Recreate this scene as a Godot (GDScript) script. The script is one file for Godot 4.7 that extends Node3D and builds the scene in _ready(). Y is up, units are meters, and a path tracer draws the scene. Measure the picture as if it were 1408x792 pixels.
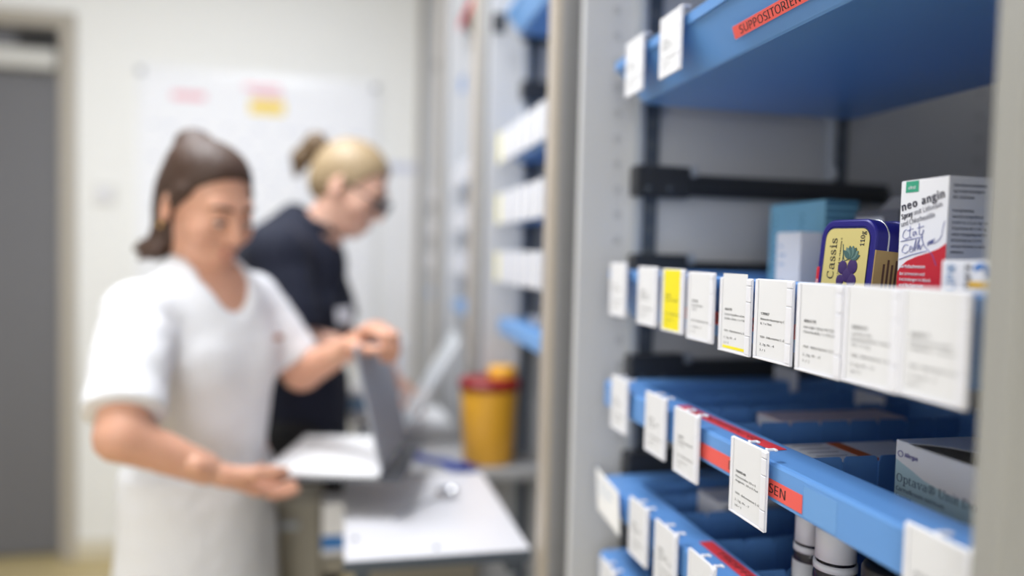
extends Node3D

const H := 1.30          # camera height above the floor
var T := {}              # shared textures
var M := {}              # shared materials
var text_cache := {}
var fonts := {}

# ------------------------------------------------------------------ places
# X to the right of the camera, Y above it, Z in front of it
func W(x: float, y: float, z: float) -> Vector3:
	return Vector3(x, H + y, -z)

# ------------------------------------------------------------------ nodes
func tag(o: Node, label := "", category := "", group := "", kind := "") -> void:
	if label != "": o.set_meta("label", label)
	if category != "": o.set_meta("category", category)
	if group != "": o.set_meta("group", group)
	if kind != "": o.set_meta("kind", kind)

func numbered(called: String, parent: Node) -> String:
	if not parent.has_node(called): return called
	var i := 1
	while parent.has_node("%s_%03d" % [called, i]): i += 1
	return "%s_%03d" % [called, i]

func thing(called: String, label: String, category: String, at: Vector3, turn := 0.0, group := "") -> Node3D:
	var o := Node3D.new()
	o.name = numbered(called, self)
	add_child(o, true)
	o.position = at
	o.rotation.y = turn
	tag(o, label, category, group)
	return o

func part(called: String, src, mat: Material, parent: Node = self, label := "") -> MeshInstance3D:
	var o := MeshInstance3D.new()
	o.name = numbered(called, parent)
	if src is SurfaceTool:
		src.generate_normals()
		o.mesh = src.commit()
	else:
		o.mesh = src
	o.material_override = mat
	parent.add_child(o, true)
	if label != "": o.set_meta("label", label)
	return o

func struct(called: String, src, mat: Material) -> MeshInstance3D:
	var o := part(called, src, mat)
	o.set_meta("kind", "structure")
	return o

func copy_of(o: Node3D, at: Vector3, label: String, group := "") -> Node3D:
	var c: Node3D = o.duplicate()
	var called := String(o.name)
	var re := RegEx.create_from_string("_\\d{3}$")
	c.name = numbered(re.sub(called, ""), self)
	add_child(c, true)
	c.position = at
	tag(c, label, "", group)
	return c

# ------------------------------------------------------------------ materials
func noise_tex(freq: float, size: int, normal: bool, strength := 4.0, sd := 1, octaves := 4) -> NoiseTexture2D:
	var n := FastNoiseLite.new()
	n.noise_type = FastNoiseLite.TYPE_SIMPLEX_SMOOTH
	n.seed = sd
	n.frequency = freq
	n.fractal_octaves = octaves
	var t := NoiseTexture2D.new()
	t.width = size
	t.height = size
	t.seamless = true
	t.noise = n
	t.as_normal_map = normal
	t.bump_strength = strength
	return t

func mat(c: Color, rough := 0.5, metal := 0.0, bump := "", bump_scale := 0.3, uv := 10.0) -> StandardMaterial3D:
	var m := StandardMaterial3D.new()
	m.albedo_color = c
	m.roughness = rough
	m.metallic = metal
	if bump != "":
		m.normal_enabled = true
		m.normal_texture = T[bump]
		m.normal_scale = bump_scale
		m.uv1_triplanar = true
		m.uv1_world_triplanar = true
		m.uv1_scale = Vector3.ONE * uv
	return m

func rgb(r: int, g: int, b: int) -> Color:
	return Color(r / 255.0, g / 255.0, b / 255.0)

# ------------------------------------------------------------------ shapes
func begin() -> SurfaceTool:
	var st := SurfaceTool.new()
	st.begin(Mesh.PRIMITIVE_TRIANGLES)
	st.set_smooth_group(-1)
	return st

func tri(st: SurfaceTool, a: Vector3, b: Vector3, c: Vector3, out: Vector3) -> void:
	if (c - a).cross(b - a).dot(out) < 0.0:
		st.add_vertex(a); st.add_vertex(c); st.add_vertex(b)
	else:
		st.add_vertex(a); st.add_vertex(b); st.add_vertex(c)

func quad(st: SurfaceTool, a: Vector3, b: Vector3, c: Vector3, d: Vector3, out: Vector3) -> void:
	tri(st, a, b, c, out)
	tri(st, a, c, d, out)

# a box with chamfered edges between two corners, in the frame xf
func bx(st: SurfaceTool, p: Vector3, q: Vector3, bev := 0.001, xf := Transform3D()) -> void:
	st.set_smooth_group(-1)
	var lo := Vector3(minf(p.x, q.x), minf(p.y, q.y), minf(p.z, q.z))
	var hi := Vector3(maxf(p.x, q.x), maxf(p.y, q.y), maxf(p.z, q.z))
	var c := (lo + hi) / 2.0
	var h := (hi - lo) / 2.0
	var e := minf(bev, minf(h.x, minf(h.y, h.z)) * 0.8)
	var v := {}
	for sx in [-1, 1]:
		for sy in [-1, 1]:
			for sz in [-1, 1]:
				var s := Vector3(sx, sy, sz)
				for ax in 3:
					var k := h - Vector3.ONE * e
					k[ax] = h[ax]
					v[[sx, sy, sz, ax]] = xf * (c + s * k)
	for ax in 3:
		var u := (ax + 1) % 3
		var w := (ax + 2) % 3
		for s in [-1, 1]:
			var n := Vector3.ZERO
			n[ax] = s
			var r := []
			for uw in [[-1, -1], [1, -1], [1, 1], [-1, 1]]:
				var key := [0, 0, 0, ax]
				key[ax] = s; key[u] = uw[0]; key[w] = uw[1]
				r.append(v[key])
			quad(st, r[0], r[1], r[2], r[3], xf.basis * n)
			for t in [-1, 1]:
				var n2 := n
				n2[u] = t
				var k1 := [0, 0, 0, ax]
				k1[ax] = s; k1[u] = t; k1[w] = -1
				var k2 := k1.duplicate(); k2[w] = 1
				var k3 := k2.duplicate(); k3[3] = u
				var k4 := k1.duplicate(); k4[3] = u
				quad(st, v[k1], v[k2], v[k3], v[k4], xf.basis * n2)
	for sx in [-1, 1]:
		for sy in [-1, 1]:
			for sz in [-1, 1]:
				tri(st, v[[sx, sy, sz, 0]], v[[sx, sy, sz, 1]], v[[sx, sy, sz, 2]], xf.basis * Vector3(sx, sy, sz))

func box(p: Vector3, q: Vector3, bev := 0.001, xf := Transform3D()) -> SurfaceTool:
	var st := begin()
	bx(st, p, q, bev, xf)
	return st

# a stack of rounded-rectangle rings [half x, half z, corner radius, y, centre x, centre z]
func loft(st: SurfaceTool, rings: Array, seg := 4, cap_first := true, cap_last := true, xf := Transform3D()) -> void:
	var loops := []
	for r in rings:
		var loop := []
		var rad: float = maxf(0.0003, minf(r[2], minf(r[0], r[1])))
		var cx: float = r[4] if r.size() > 4 else 0.0
		var cz: float = r[5] if r.size() > 5 else 0.0
		for q in 4:
			var sx: float = [1, -1, -1, 1][q]
			var sz: float = [1, 1, -1, -1][q]
			for k in seg + 1:
				var a: float = (q + float(k) / seg) * PI / 2.0
				loop.append(xf * Vector3(cx + sx * (r[0] - rad) + rad * cos(a), r[3], cz + sz * (r[1] - rad) + rad * sin(a)))
		loops.append(loop)
	var n: int = loops[0].size()
	for i in loops.size() - 1:
		st.set_smooth_group(i + 1)
		for j in n:
			var a: Vector3 = loops[i][j]
			var b: Vector3 = loops[i][(j + 1) % n]
			var c: Vector3 = loops[i + 1][(j + 1) % n]
			var d: Vector3 = loops[i + 1][j]
			st.add_vertex(a); st.add_vertex(b); st.add_vertex(c)
			st.add_vertex(a); st.add_vertex(c); st.add_vertex(d)
	st.set_smooth_group(-1)
	for cap in 2:
		if (cap == 0 and not cap_first) or (cap == 1 and not cap_last): continue
		var l: Array = loops[0] if cap == 0 else loops[-1]
		for j in range(1, n - 1):
			if cap == 1:
				st.add_vertex(l[0]); st.add_vertex(l[j]); st.add_vertex(l[j + 1])
			else:
				st.add_vertex(l[0]); st.add_vertex(l[j + 1]); st.add_vertex(l[j])

# profile [[radius, y], ...]; the surface is smooth except where a point is repeated
func lathe(st: SurfaceTool, prof: Array, seg := 24, xf := Transform3D(), group := 1) -> void:
	var g := group
	for i in prof.size() - 1:
		var p: Array = prof[i]
		var q: Array = prof[i + 1]
		if is_equal_approx(p[0], q[0]) and is_equal_approx(p[1], q[1]):
			g += 1
			continue
		st.set_smooth_group(g)
		for j in seg:
			var a0 := TAU * j / seg
			var a1 := TAU * (j + 1) / seg
			var a := xf * Vector3(p[0] * cos(a0), p[1], p[0] * sin(a0))
			var b := xf * Vector3(p[0] * cos(a1), p[1], p[0] * sin(a1))
			var c := xf * Vector3(q[0] * cos(a1), q[1], q[0] * sin(a1))
			var d := xf * Vector3(q[0] * cos(a0), q[1], q[0] * sin(a0))
			if p[0] > 1e-6:
				st.add_vertex(a); st.add_vertex(b); st.add_vertex(c)
			if q[0] > 1e-6:
				st.add_vertex(a); st.add_vertex(c); st.add_vertex(d)
	st.set_smooth_group(-1)

func tube(st: SurfaceTool, pts: Array, r: float, seg := 8) -> void:
	var loops := []
	var up := Vector3(0.13, 1, 0.21).normalized()
	for i in pts.size():
		var d: Vector3 = (pts[mini(i + 1, pts.size() - 1)] - pts[maxi(i - 1, 0)]).normalized()
		var u := d.cross(up)
		if u.length() < 0.05: u = d.cross(Vector3.RIGHT)
		u = u.normalized()
		var v := d.cross(u).normalized()
		var loop := []
		for j in seg:
			var a := TAU * j / seg
			loop.append(pts[i] + (u * cos(a) + v * sin(a)) * r)
		loops.append(loop)
	st.set_smooth_group(50)
	for i in pts.size() - 1:
		for j in seg:
			var mid: Vector3 = (pts[i] + pts[i + 1]) / 2.0
			var a: Vector3 = loops[i][j]
			quad(st, a, loops[i][(j + 1) % seg], loops[i + 1][(j + 1) % seg], loops[i + 1][j], (a + loops[i + 1][(j + 1) % seg]) / 2.0 - mid)
	st.set_smooth_group(-1)
	for e in [0, pts.size() - 1]:
		var out: Vector3 = pts[e] - pts[1 if e == 0 else e - 1]
		for j in range(1, seg - 1):
			tri(st, loops[e][0], loops[e][j], loops[e][j + 1], out)

# polygon in the x-y plane of xf, thick along z from z0 to z1
func prism(st: SurfaceTool, poly: PackedVector2Array, z0: float, z1: float, xf := Transform3D()) -> void:
	st.set_smooth_group(-1)
	var idx := Geometry2D.triangulate_polygon(poly)
	for i in range(0, idx.size(), 3):
		for s in [[z0, -1.0], [z1, 1.0]]:
			var a := poly[idx[i]]; var b := poly[idx[i + 1]]; var c := poly[idx[i + 2]]
			tri(st, xf * Vector3(a.x, a.y, s[0]), xf * Vector3(b.x, b.y, s[0]), xf * Vector3(c.x, c.y, s[0]), xf.basis * Vector3(0, 0, s[1]))
	var ccw := not Geometry2D.is_polygon_clockwise(poly)
	for i in poly.size():
		var a := poly[i]
		var b := poly[(i + 1) % poly.size()]
		var out := Vector3(b.y - a.y, a.x - b.x, 0)
		if not ccw: out = -out
		quad(st, xf * Vector3(a.x, a.y, z0), xf * Vector3(b.x, b.y, z0), xf * Vector3(b.x, b.y, z1), xf * Vector3(a.x, a.y, z1), xf.basis * out)

func ellipsoid(st: SurfaceTool, c: Vector3, r: Vector3, seg := 16, basis := Basis()) -> void:
	var prof := []
	for i in 9:
		var a := PI * i / 8.0
		prof.append([sin(a), -cos(a)])
	lathe(st, prof, seg, Transform3D(basis * Basis.from_scale(r), c))

# lettering: height of a capital, left end of the baseline at xf's origin, facing xf's +z
func txt(st: SurfaceTool, s: String, xf: Transform3D, cap: float, width := 0.0, font := "Droid Sans", bold := false, thick := 0.0002) -> void:
	var key := s + "|" + font + str(bold)
	if not text_cache.has(key):
		var fk := font + str(bold)
		if not fonts.has(fk):
			var f := SystemFont.new()
			f.font_names = PackedStringArray([font])
			if bold: f.font_weight = 700
			fonts[fk] = f
		var tm := TextMesh.new()
		tm.font = fonts[fk]
		tm.font_size = 32
		tm.pixel_size = 1.0
		tm.depth = 1.0
		tm.curve_step = 4.0
		tm.horizontal_alignment = HORIZONTAL_ALIGNMENT_LEFT
		tm.vertical_alignment = VERTICAL_ALIGNMENT_BOTTOM
		tm.text = s
		text_cache[key] = [tm, tm.get_aabb()]
	var tm: TextMesh = text_cache[key][0]
	var bb: AABB = text_cache[key][1]
	var hk := "H|" + font + str(bold)
	if not text_cache.has(hk):
		var hm: TextMesh = tm.duplicate()
		hm.text = "H"
		text_cache[hk] = [hm, hm.get_aabb()]
	var hb: AABB = text_cache[hk][1]
	var k := cap / hb.size.y
	var kx := k
	if width > 0.0 and bb.size.x > 0.0: kx = width / bb.size.x
	st.append_from(tm, 0, xf * Transform3D(Basis.from_scale(Vector3(kx, k, thick)), Vector3(-bb.position.x * kx, -hb.position.y * k, 0)))

func at2(x: float, y: float, z := 0.0, turn := 0.0) -> Transform3D:
	return Transform3D(Basis(Vector3(0, 0, 1), turn), Vector3(x, y, z))

# ------------------------------------------------------------------ figures: rounded limbs joined by a smooth minimum, meshed as surface nets
# limb: [0, a, b, ra, rb, k, sideways axis, flattening]  flat-ended limb: [1, ...]  ellipsoid: [2, centre, radii, basis, k]
# cut to a half-space: [3, normal, distance]  carve: [4, a, b, ra, rb, k]  cut by an ellipsoid: [5, centre, radii, basis]
func limb(a: Vector3, b: Vector3, ra: float, rb: float, k := 0.02, side := Vector3.ZERO, flat := 1.0) -> Array:
	return [0, a, b, ra, rb, k, side, flat]

func cone(a: Vector3, b: Vector3, ra: float, rb: float, k := 0.02, side := Vector3.ZERO, flat := 1.0) -> Array:
	return [1, a, b, ra, rb, k, side, flat]

func egg(c: Vector3, r: Vector3, basis := Basis(), k := 0.012) -> Array:
	return [2, c, r, basis, k]

func nets(prims: Array, cell: float) -> Array:
	var lo := Vector3.ONE * 1e9
	var hi := -lo
	for p in prims:
		if p[0] == 0 or p[0] == 1:
			var r := maxf(p[3], p[4])
			for v in [p[1], p[2]]:
				lo = lo.min(v - Vector3.ONE * r); hi = hi.max(v + Vector3.ONE * r)
		elif p[0] == 2:
			var r: float = maxf(p[2].x, maxf(p[2].y, p[2].z))
			lo = lo.min(p[1] - Vector3.ONE * r); hi = hi.max(p[1] + Vector3.ONE * r)
	lo -= Vector3.ONE * cell * 3.0
	hi += Vector3.ONE * cell * 3.0
	var nx := int(ceil((hi.x - lo.x) / cell)) + 1
	var ny := int(ceil((hi.y - lo.y) / cell)) + 1
	var nz := int(ceil((hi.z - lo.z) / cell)) + 1
	var f := PackedFloat32Array()
	f.resize(nx * ny * nz)
	f.fill(9.0)
	for p in prims:
		var kind: int = p[0]
		var a := Vector3.ZERO
		var b := Vector3.ZERO
		var ra := 0.0
		var rb := 0.0
		var k := 0.01
		var l := lo
		var g := hi
		var axis := Vector3.UP
		var side := Vector3.RIGHT
		var third := Vector3.BACK
		var length := 0.0
		var flat := 1.0
		var inv := Basis()
		var rmin := 0.0
		if kind == 2 or kind == 5:
			a = p[1]
			inv = (p[3] * Basis.from_scale(p[2])).inverse()
			rmin = minf(p[2].x, minf(p[2].y, p[2].z))
			if kind == 2:
				k = p[4]
				var r: float = maxf(p[2].x, maxf(p[2].y, p[2].z)) + k + cell * 2.0
				l = a - Vector3.ONE * r; g = a + Vector3.ONE * r
			else:
				var r: float = maxf(p[2].x, maxf(p[2].y, p[2].z)) + cell * 2.0
				l = a - Vector3.ONE * r; g = a + Vector3.ONE * r
		elif kind != 3:
			a = p[1]; b = p[2]; ra = p[3]; rb = p[4]; k = p[5]
			var r := maxf(ra, rb) + k + cell * 2.0
			l = a.min(b) - Vector3.ONE * r; g = a.max(b) + Vector3.ONE * r
			length = a.distance_to(b)
			axis = (b - a) / maxf(length, 1e-6)
			if p.size() > 6:
				flat = p[7]
				side = p[6]
			if side == Vector3.ZERO: side = Vector3.RIGHT
			if flat == 1.0:
				side = axis.cross(Vector3(0.3, 0.5, 0.81)).normalized()
			side = (side - axis * side.dot(axis)).normalized()
			third = axis.cross(side)
		var i0 := clampi(int((l.x - lo.x) / cell), 0, nx - 1)
		var i1 := clampi(int((g.x - lo.x) / cell) + 1, 0, nx - 1)
		var j0 := clampi(int((l.y - lo.y) / cell), 0, ny - 1)
		var j1 := clampi(int((g.y - lo.y) / cell) + 1, 0, ny - 1)
		var k0 := clampi(int((l.z - lo.z) / cell), 0, nz - 1)
		var k1 := clampi(int((g.z - lo.z) / cell) + 1, 0, nz - 1)
		for kk in range(k0, k1 + 1):
			for jj in range(j0, j1 + 1):
				var row := nx * (jj + ny * kk)
				var q := Vector3(lo.x + i0 * cell, lo.y + jj * cell, lo.z + kk * cell) - a
				for ii in range(i0, i1 + 1):
					var d := 0.0
					if kind == 0 or kind == 4:
						var t := q.dot(axis)
						var tc := clampf(t, 0.0, length)
						var e := q - axis * tc
						if flat != 1.0:
							var w := e.dot(third)
							e += third * (w * (flat - 1.0))
						d = e.length() - lerpf(ra, rb, tc / maxf(length, 1e-6))
					elif kind == 1:
						var t := q.dot(axis)
						var e := q - axis * t
						var w := e.dot(third)
						e += third * (w * (flat - 1.0))
						d = maxf(e.length() - lerpf(ra, rb, clampf(t / length, 0.0, 1.0)), absf(t - length / 2.0) - length / 2.0)
					elif kind == 2 or kind == 5:
						d = ((inv * q).length() - 1.0) * rmin
					else:
						d = (q + a).dot(p[1]) - p[2]
					var o := f[row + ii]
					if kind <= 2:
						var h := maxf(k - absf(o - d), 0.0) / k
						f[row + ii] = minf(o, d) - h * h * k * 0.25
					elif kind == 3 or kind == 5:
						if o < 8.0: f[row + ii] = maxf(o, d if kind == 3 else -d)
					elif o < 8.0:
						var h := maxf(k - absf(o + d), 0.0) / k
						f[row + ii] = maxf(o, -d) + h * h * k * 0.25
					q.x += cell
	# surface nets
	var verts := PackedVector3Array()
	var index := {}
	var offs := [0, 1, nx, nx + 1, nx * ny, nx * ny + 1, nx * ny + nx, nx * ny + nx + 1]
	var where := [Vector3(0, 0, 0), Vector3(1, 0, 0), Vector3(0, 1, 0), Vector3(1, 1, 0), Vector3(0, 0, 1), Vector3(1, 0, 1), Vector3(0, 1, 1), Vector3(1, 1, 1)]
	var edges := [[0, 1], [2, 3], [4, 5], [6, 7], [0, 2], [1, 3], [4, 6], [5, 7], [0, 4], [1, 5], [2, 6], [3, 7]]
	var o1 := 1
	var o2 := nx
	var o3 := nx * ny
	for kk in nz - 1:
		for jj in ny - 1:
			var row := nx * (jj + ny * kk)
			for ii in nx - 1:
				var c := row + ii
				if absf(f[c]) > 4.0 * cell and f[c] < 8.0: continue
				var n := 0
				if f[c] < 0.0: n += 1
				if f[c + o1] < 0.0: n += 1
				if f[c + o2] < 0.0: n += 1
				if f[c + o1 + o2] < 0.0: n += 1
				if f[c + o3] < 0.0: n += 1
				if f[c + o1 + o3] < 0.0: n += 1
				if f[c + o2 + o3] < 0.0: n += 1
				if f[c + o1 + o2 + o3] < 0.0: n += 1
				if n == 0 or n == 8: continue
				var sum := Vector3.ZERO
				var cnt := 0
				for e in edges:
					var fa := f[c + offs[e[0]]]
					var fb := f[c + offs[e[1]]]
					if (fa < 0.0) != (fb < 0.0):
						var t := fa / (fa - fb)
						sum += where[e[0]].lerp(where[e[1]], t)
						cnt += 1
				index[c] = verts.size()
				verts.append(lo + (Vector3(ii, jj, kk) + sum / cnt) * cell)
	var idx := PackedInt32Array()
	var normals := PackedVector3Array()
	normals.resize(verts.size())
	var steps := [o1, o2, o3]
	for c in index:
		var inside := f[c] < 0.0
		for ax in 3:
			if (f[c + steps[ax]] < 0.0) == inside: continue
			var u: int = steps[(ax + 1) % 3]
			var v: int = steps[(ax + 2) % 3]
			if not (index.has(c - u) and index.has(c - v) and index.has(c - u - v)): continue
			var q := [index[c], index[c - u], index[c - u - v], index[c - v]]
			if not inside: q.reverse()
			for t in [[0, 2, 1], [0, 3, 2]]:
				var a: int = q[t[0]]
				var b: int = q[t[1]]
				var d: int = q[t[2]]
				idx.append(a); idx.append(b); idx.append(d)
				var nn := (verts[d] - verts[a]).cross(verts[b] - verts[a])
				normals[a] += nn; normals[b] += nn; normals[d] += nn
	for i in normals.size(): normals[i] = normals[i].normalized()
	return [verts, normals, idx]

# several nets as one continuous mesh, set round the point «base»
func skin_mesh(nets_list: Array, base: Vector3) -> ArrayMesh:
	var v := PackedVector3Array()
	var n := PackedVector3Array()
	var ix := PackedInt32Array()
	for s in nets_list:
		var first := v.size()
		for p in s[0]: v.append(p - base)
		n.append_array(s[1])
		for i in s[2]: ix.append(i + first)
	var arr := []
	arr.resize(Mesh.ARRAY_MAX)
	arr[Mesh.ARRAY_VERTEX] = v
	arr[Mesh.ARRAY_NORMAL] = n
	arr[Mesh.ARRAY_INDEX] = ix
	var m := ArrayMesh.new()
	m.add_surface_from_arrays(Mesh.PRIMITIVE_TRIANGLES, arr)
	return m

# a head looking along b.z, upright along b.y; c lies between the eyes' corners and the nape
func head_prims(c: Vector3, b: Basis, neck: Vector3) -> Array:
	var p := func(x: float, y: float, z: float) -> Vector3: return c + b * Vector3(x, y, z)
	var out := [
		egg(p.call(0, 0.026, -0.009), Vector3(0.070, 0.079, 0.085), b, 0.01),
		egg(p.call(0, -0.035, 0.03), Vector3(0.056, 0.07, 0.056), b, 0.03),
		egg(p.call(0, -0.085, 0.052), Vector3(0.03, 0.025, 0.028), b, 0.025),
		limb(p.call(-0.032, 0.02, 0.07), p.call(0.032, 0.02, 0.07), 0.012, 0.012, 0.02),
		limb(p.call(0, 0.012, 0.083), p.call(0, -0.03, 0.102), 0.007, 0.0095, 0.012),
		limb(p.call(-0.011, -0.034, 0.091), p.call(0.011, -0.034, 0.091), 0.0065, 0.0065, 0.008),
		egg(p.call(-0.042, -0.03, 0.056), Vector3(0.022, 0.02, 0.022), b, 0.025),
		egg(p.call(0.042, -0.03, 0.056), Vector3(0.022, 0.02, 0.022), b, 0.025),
		limb(p.call(0, -0.07, -0.01), neck, 0.046, 0.052, 0.03),
		[4, p.call(-0.031, 0.0, 0.094), p.call(-0.034, 0.0, 0.094), 0.013, 0.013, 0.012],
		[4, p.call(0.031, 0.0, 0.094), p.call(0.034, 0.0, 0.094), 0.013, 0.013, 0.012],
		limb(p.call(-0.017, -0.0635, 0.083), p.call(0.017, -0.0635, 0.083), 0.0045, 0.0045, 0.006),
		limb(p.call(0, -0.0635, 0.088), p.call(0, -0.0635, 0.089), 0.006, 0.006, 0.008),
		limb(p.call(-0.013, -0.0725, 0.083), p.call(0.013, -0.0725, 0.083), 0.0055, 0.0055, 0.006),
	]
	for s in [-1, 1]:
		out.append(egg(p.call(s * 0.031, 0.0, 0.0775), Vector3(0.0125, 0.0115, 0.0115), b, 0.003))
		out.append(egg(p.call(s * 0.074, -0.012, -0.008), Vector3(0.007, 0.029, 0.018), b * Basis(Vector3.UP, s * 0.35), 0.006))
		out.append([4, p.call(s * 0.082, -0.004, -0.004), p.call(s * 0.082, -0.018, -0.002), 0.006, 0.005, 0.005])
	return out

# a hand from the wrist: fingers along fwd, the palm faces palm, the thumb leaves on the side thumb; bend: each finger's three angles
func hand_prims(wrist: Vector3, fwd: Vector3, palm: Vector3, thumb: Vector3, bends: Array, thumb_bend: float) -> Array:
	fwd = fwd.normalized()
	palm = (palm - fwd * palm.dot(fwd)).normalized()
	var th := palm.cross(fwd)
	if th.dot(thumb) < 0.0: th = -th
	var out := []
	out.append(limb(wrist - fwd * 0.03, wrist + fwd * 0.02, 0.026, 0.024, 0.012, th, 1.35))
	var lens := [[0.04, 0.024, 0.02], [0.044, 0.028, 0.021], [0.041, 0.026, 0.02], [0.032, 0.02, 0.018]]
	var reach := [0.083, 0.086, 0.081, 0.074]
	for i in 4:
		var off := th * (0.029 - 0.0195 * i)
		var knuckle: Vector3 = wrist + fwd * reach[i] + off
		out.append(limb(wrist + fwd * 0.015 + off * 0.6, knuckle, 0.0135, 0.0112, 0.012))
	for i in 4:
		var off := th * (0.029 - 0.0195 * i)
		var at: Vector3 = wrist + fwd * reach[i] + off
		var ang := 0.0
		for j in 3:
			ang += bends[i][j]
			var dir := fwd * cos(ang) + palm * sin(ang) + th * (0.07 - 0.045 * i)
			var to: Vector3 = at + dir.normalized() * lens[i][j]
			var r: float = [0.0098, 0.009, 0.0082][j] * (0.88 if i == 3 else 1.0)
			out.append(limb(at, to, r, r * 0.92, 0.004))
			at = to
	var t0 := wrist + fwd * 0.022 + th * 0.018 + palm * 0.004
	var d1 := (fwd * 0.62 + th * 0.6 + palm * 0.4).normalized()
	var t1 := t0 + d1 * 0.042
	var d2 := (fwd * 0.85 + th * 0.25 + palm * (0.35 + thumb_bend * 0.4)).normalized()
	var t2 := t1 + d2 * 0.032
	var t3 := t2 + (fwd * 0.9 + palm * (0.2 + thumb_bend * 0.5)).normalized() * 0.026
	out.append(limb(t0, t1, 0.015, 0.0125, 0.012))
	out.append(limb(t1, t2, 0.0112, 0.0102, 0.005))
	out.append(limb(t2, t3, 0.0102, 0.0085, 0.004))
	return out

func facing(forward: Vector3, up := Vector3.UP) -> Basis:
	var z := forward.normalized()
	var x := up.cross(z).normalized()
	return Basis(x, z.cross(x), z)

# eyes, brows and lips that every face has, as children of the person
func face_parts(o: Node3D, c: Vector3, b: Basis, base: Vector3, brow: Material) -> void:
	var p := func(x: float, y: float, z: float) -> Vector3: return c + b * Vector3(x, y, z) - base
	for s in [-1, 1]:
		var e := begin()
		ellipsoid(e, p.call(s * 0.031, -0.005, 0.0835), Vector3(0.0095, 0.0042, 0.0065), 12, b)
		var eye := part("eye", e, M.eye_white, o)
		var i := begin()
		ellipsoid(i, p.call(s * 0.031, -0.0065, 0.0885), Vector3(0.004, 0.0032, 0.0018), 10, b)
		part("iris", i, M.iris, eye)
		var l := begin()
		tube(l, [p.call(s * 0.019, -0.0015, 0.087), p.call(s * 0.028, 0.0005, 0.0905), p.call(s * 0.037, -0.0005, 0.0885), p.call(s * 0.044, -0.0035, 0.082)], 0.0016, 6)
		part("eyelashes", l, M.lash, o)
		var w := begin()
		tube(w, [p.call(s * 0.013, 0.0205, 0.0885), p.call(s * 0.024, 0.0245, 0.0872), p.call(s * 0.036, 0.025, 0.0815), p.call(s * 0.046, 0.0195, 0.0715)], 0.0032, 6)
		part("eyebrow", w, brow, o)
	var m := begin()
	ellipsoid(m, p.call(0, -0.0635, 0.0865), Vector3(0.018, 0.0038, 0.0052), 14, b)
	ellipsoid(m, p.call(0, -0.0705, 0.0855), Vector3(0.015, 0.0042, 0.0055), 14, b)
	part("lips", m, M.lips, o)

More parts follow.
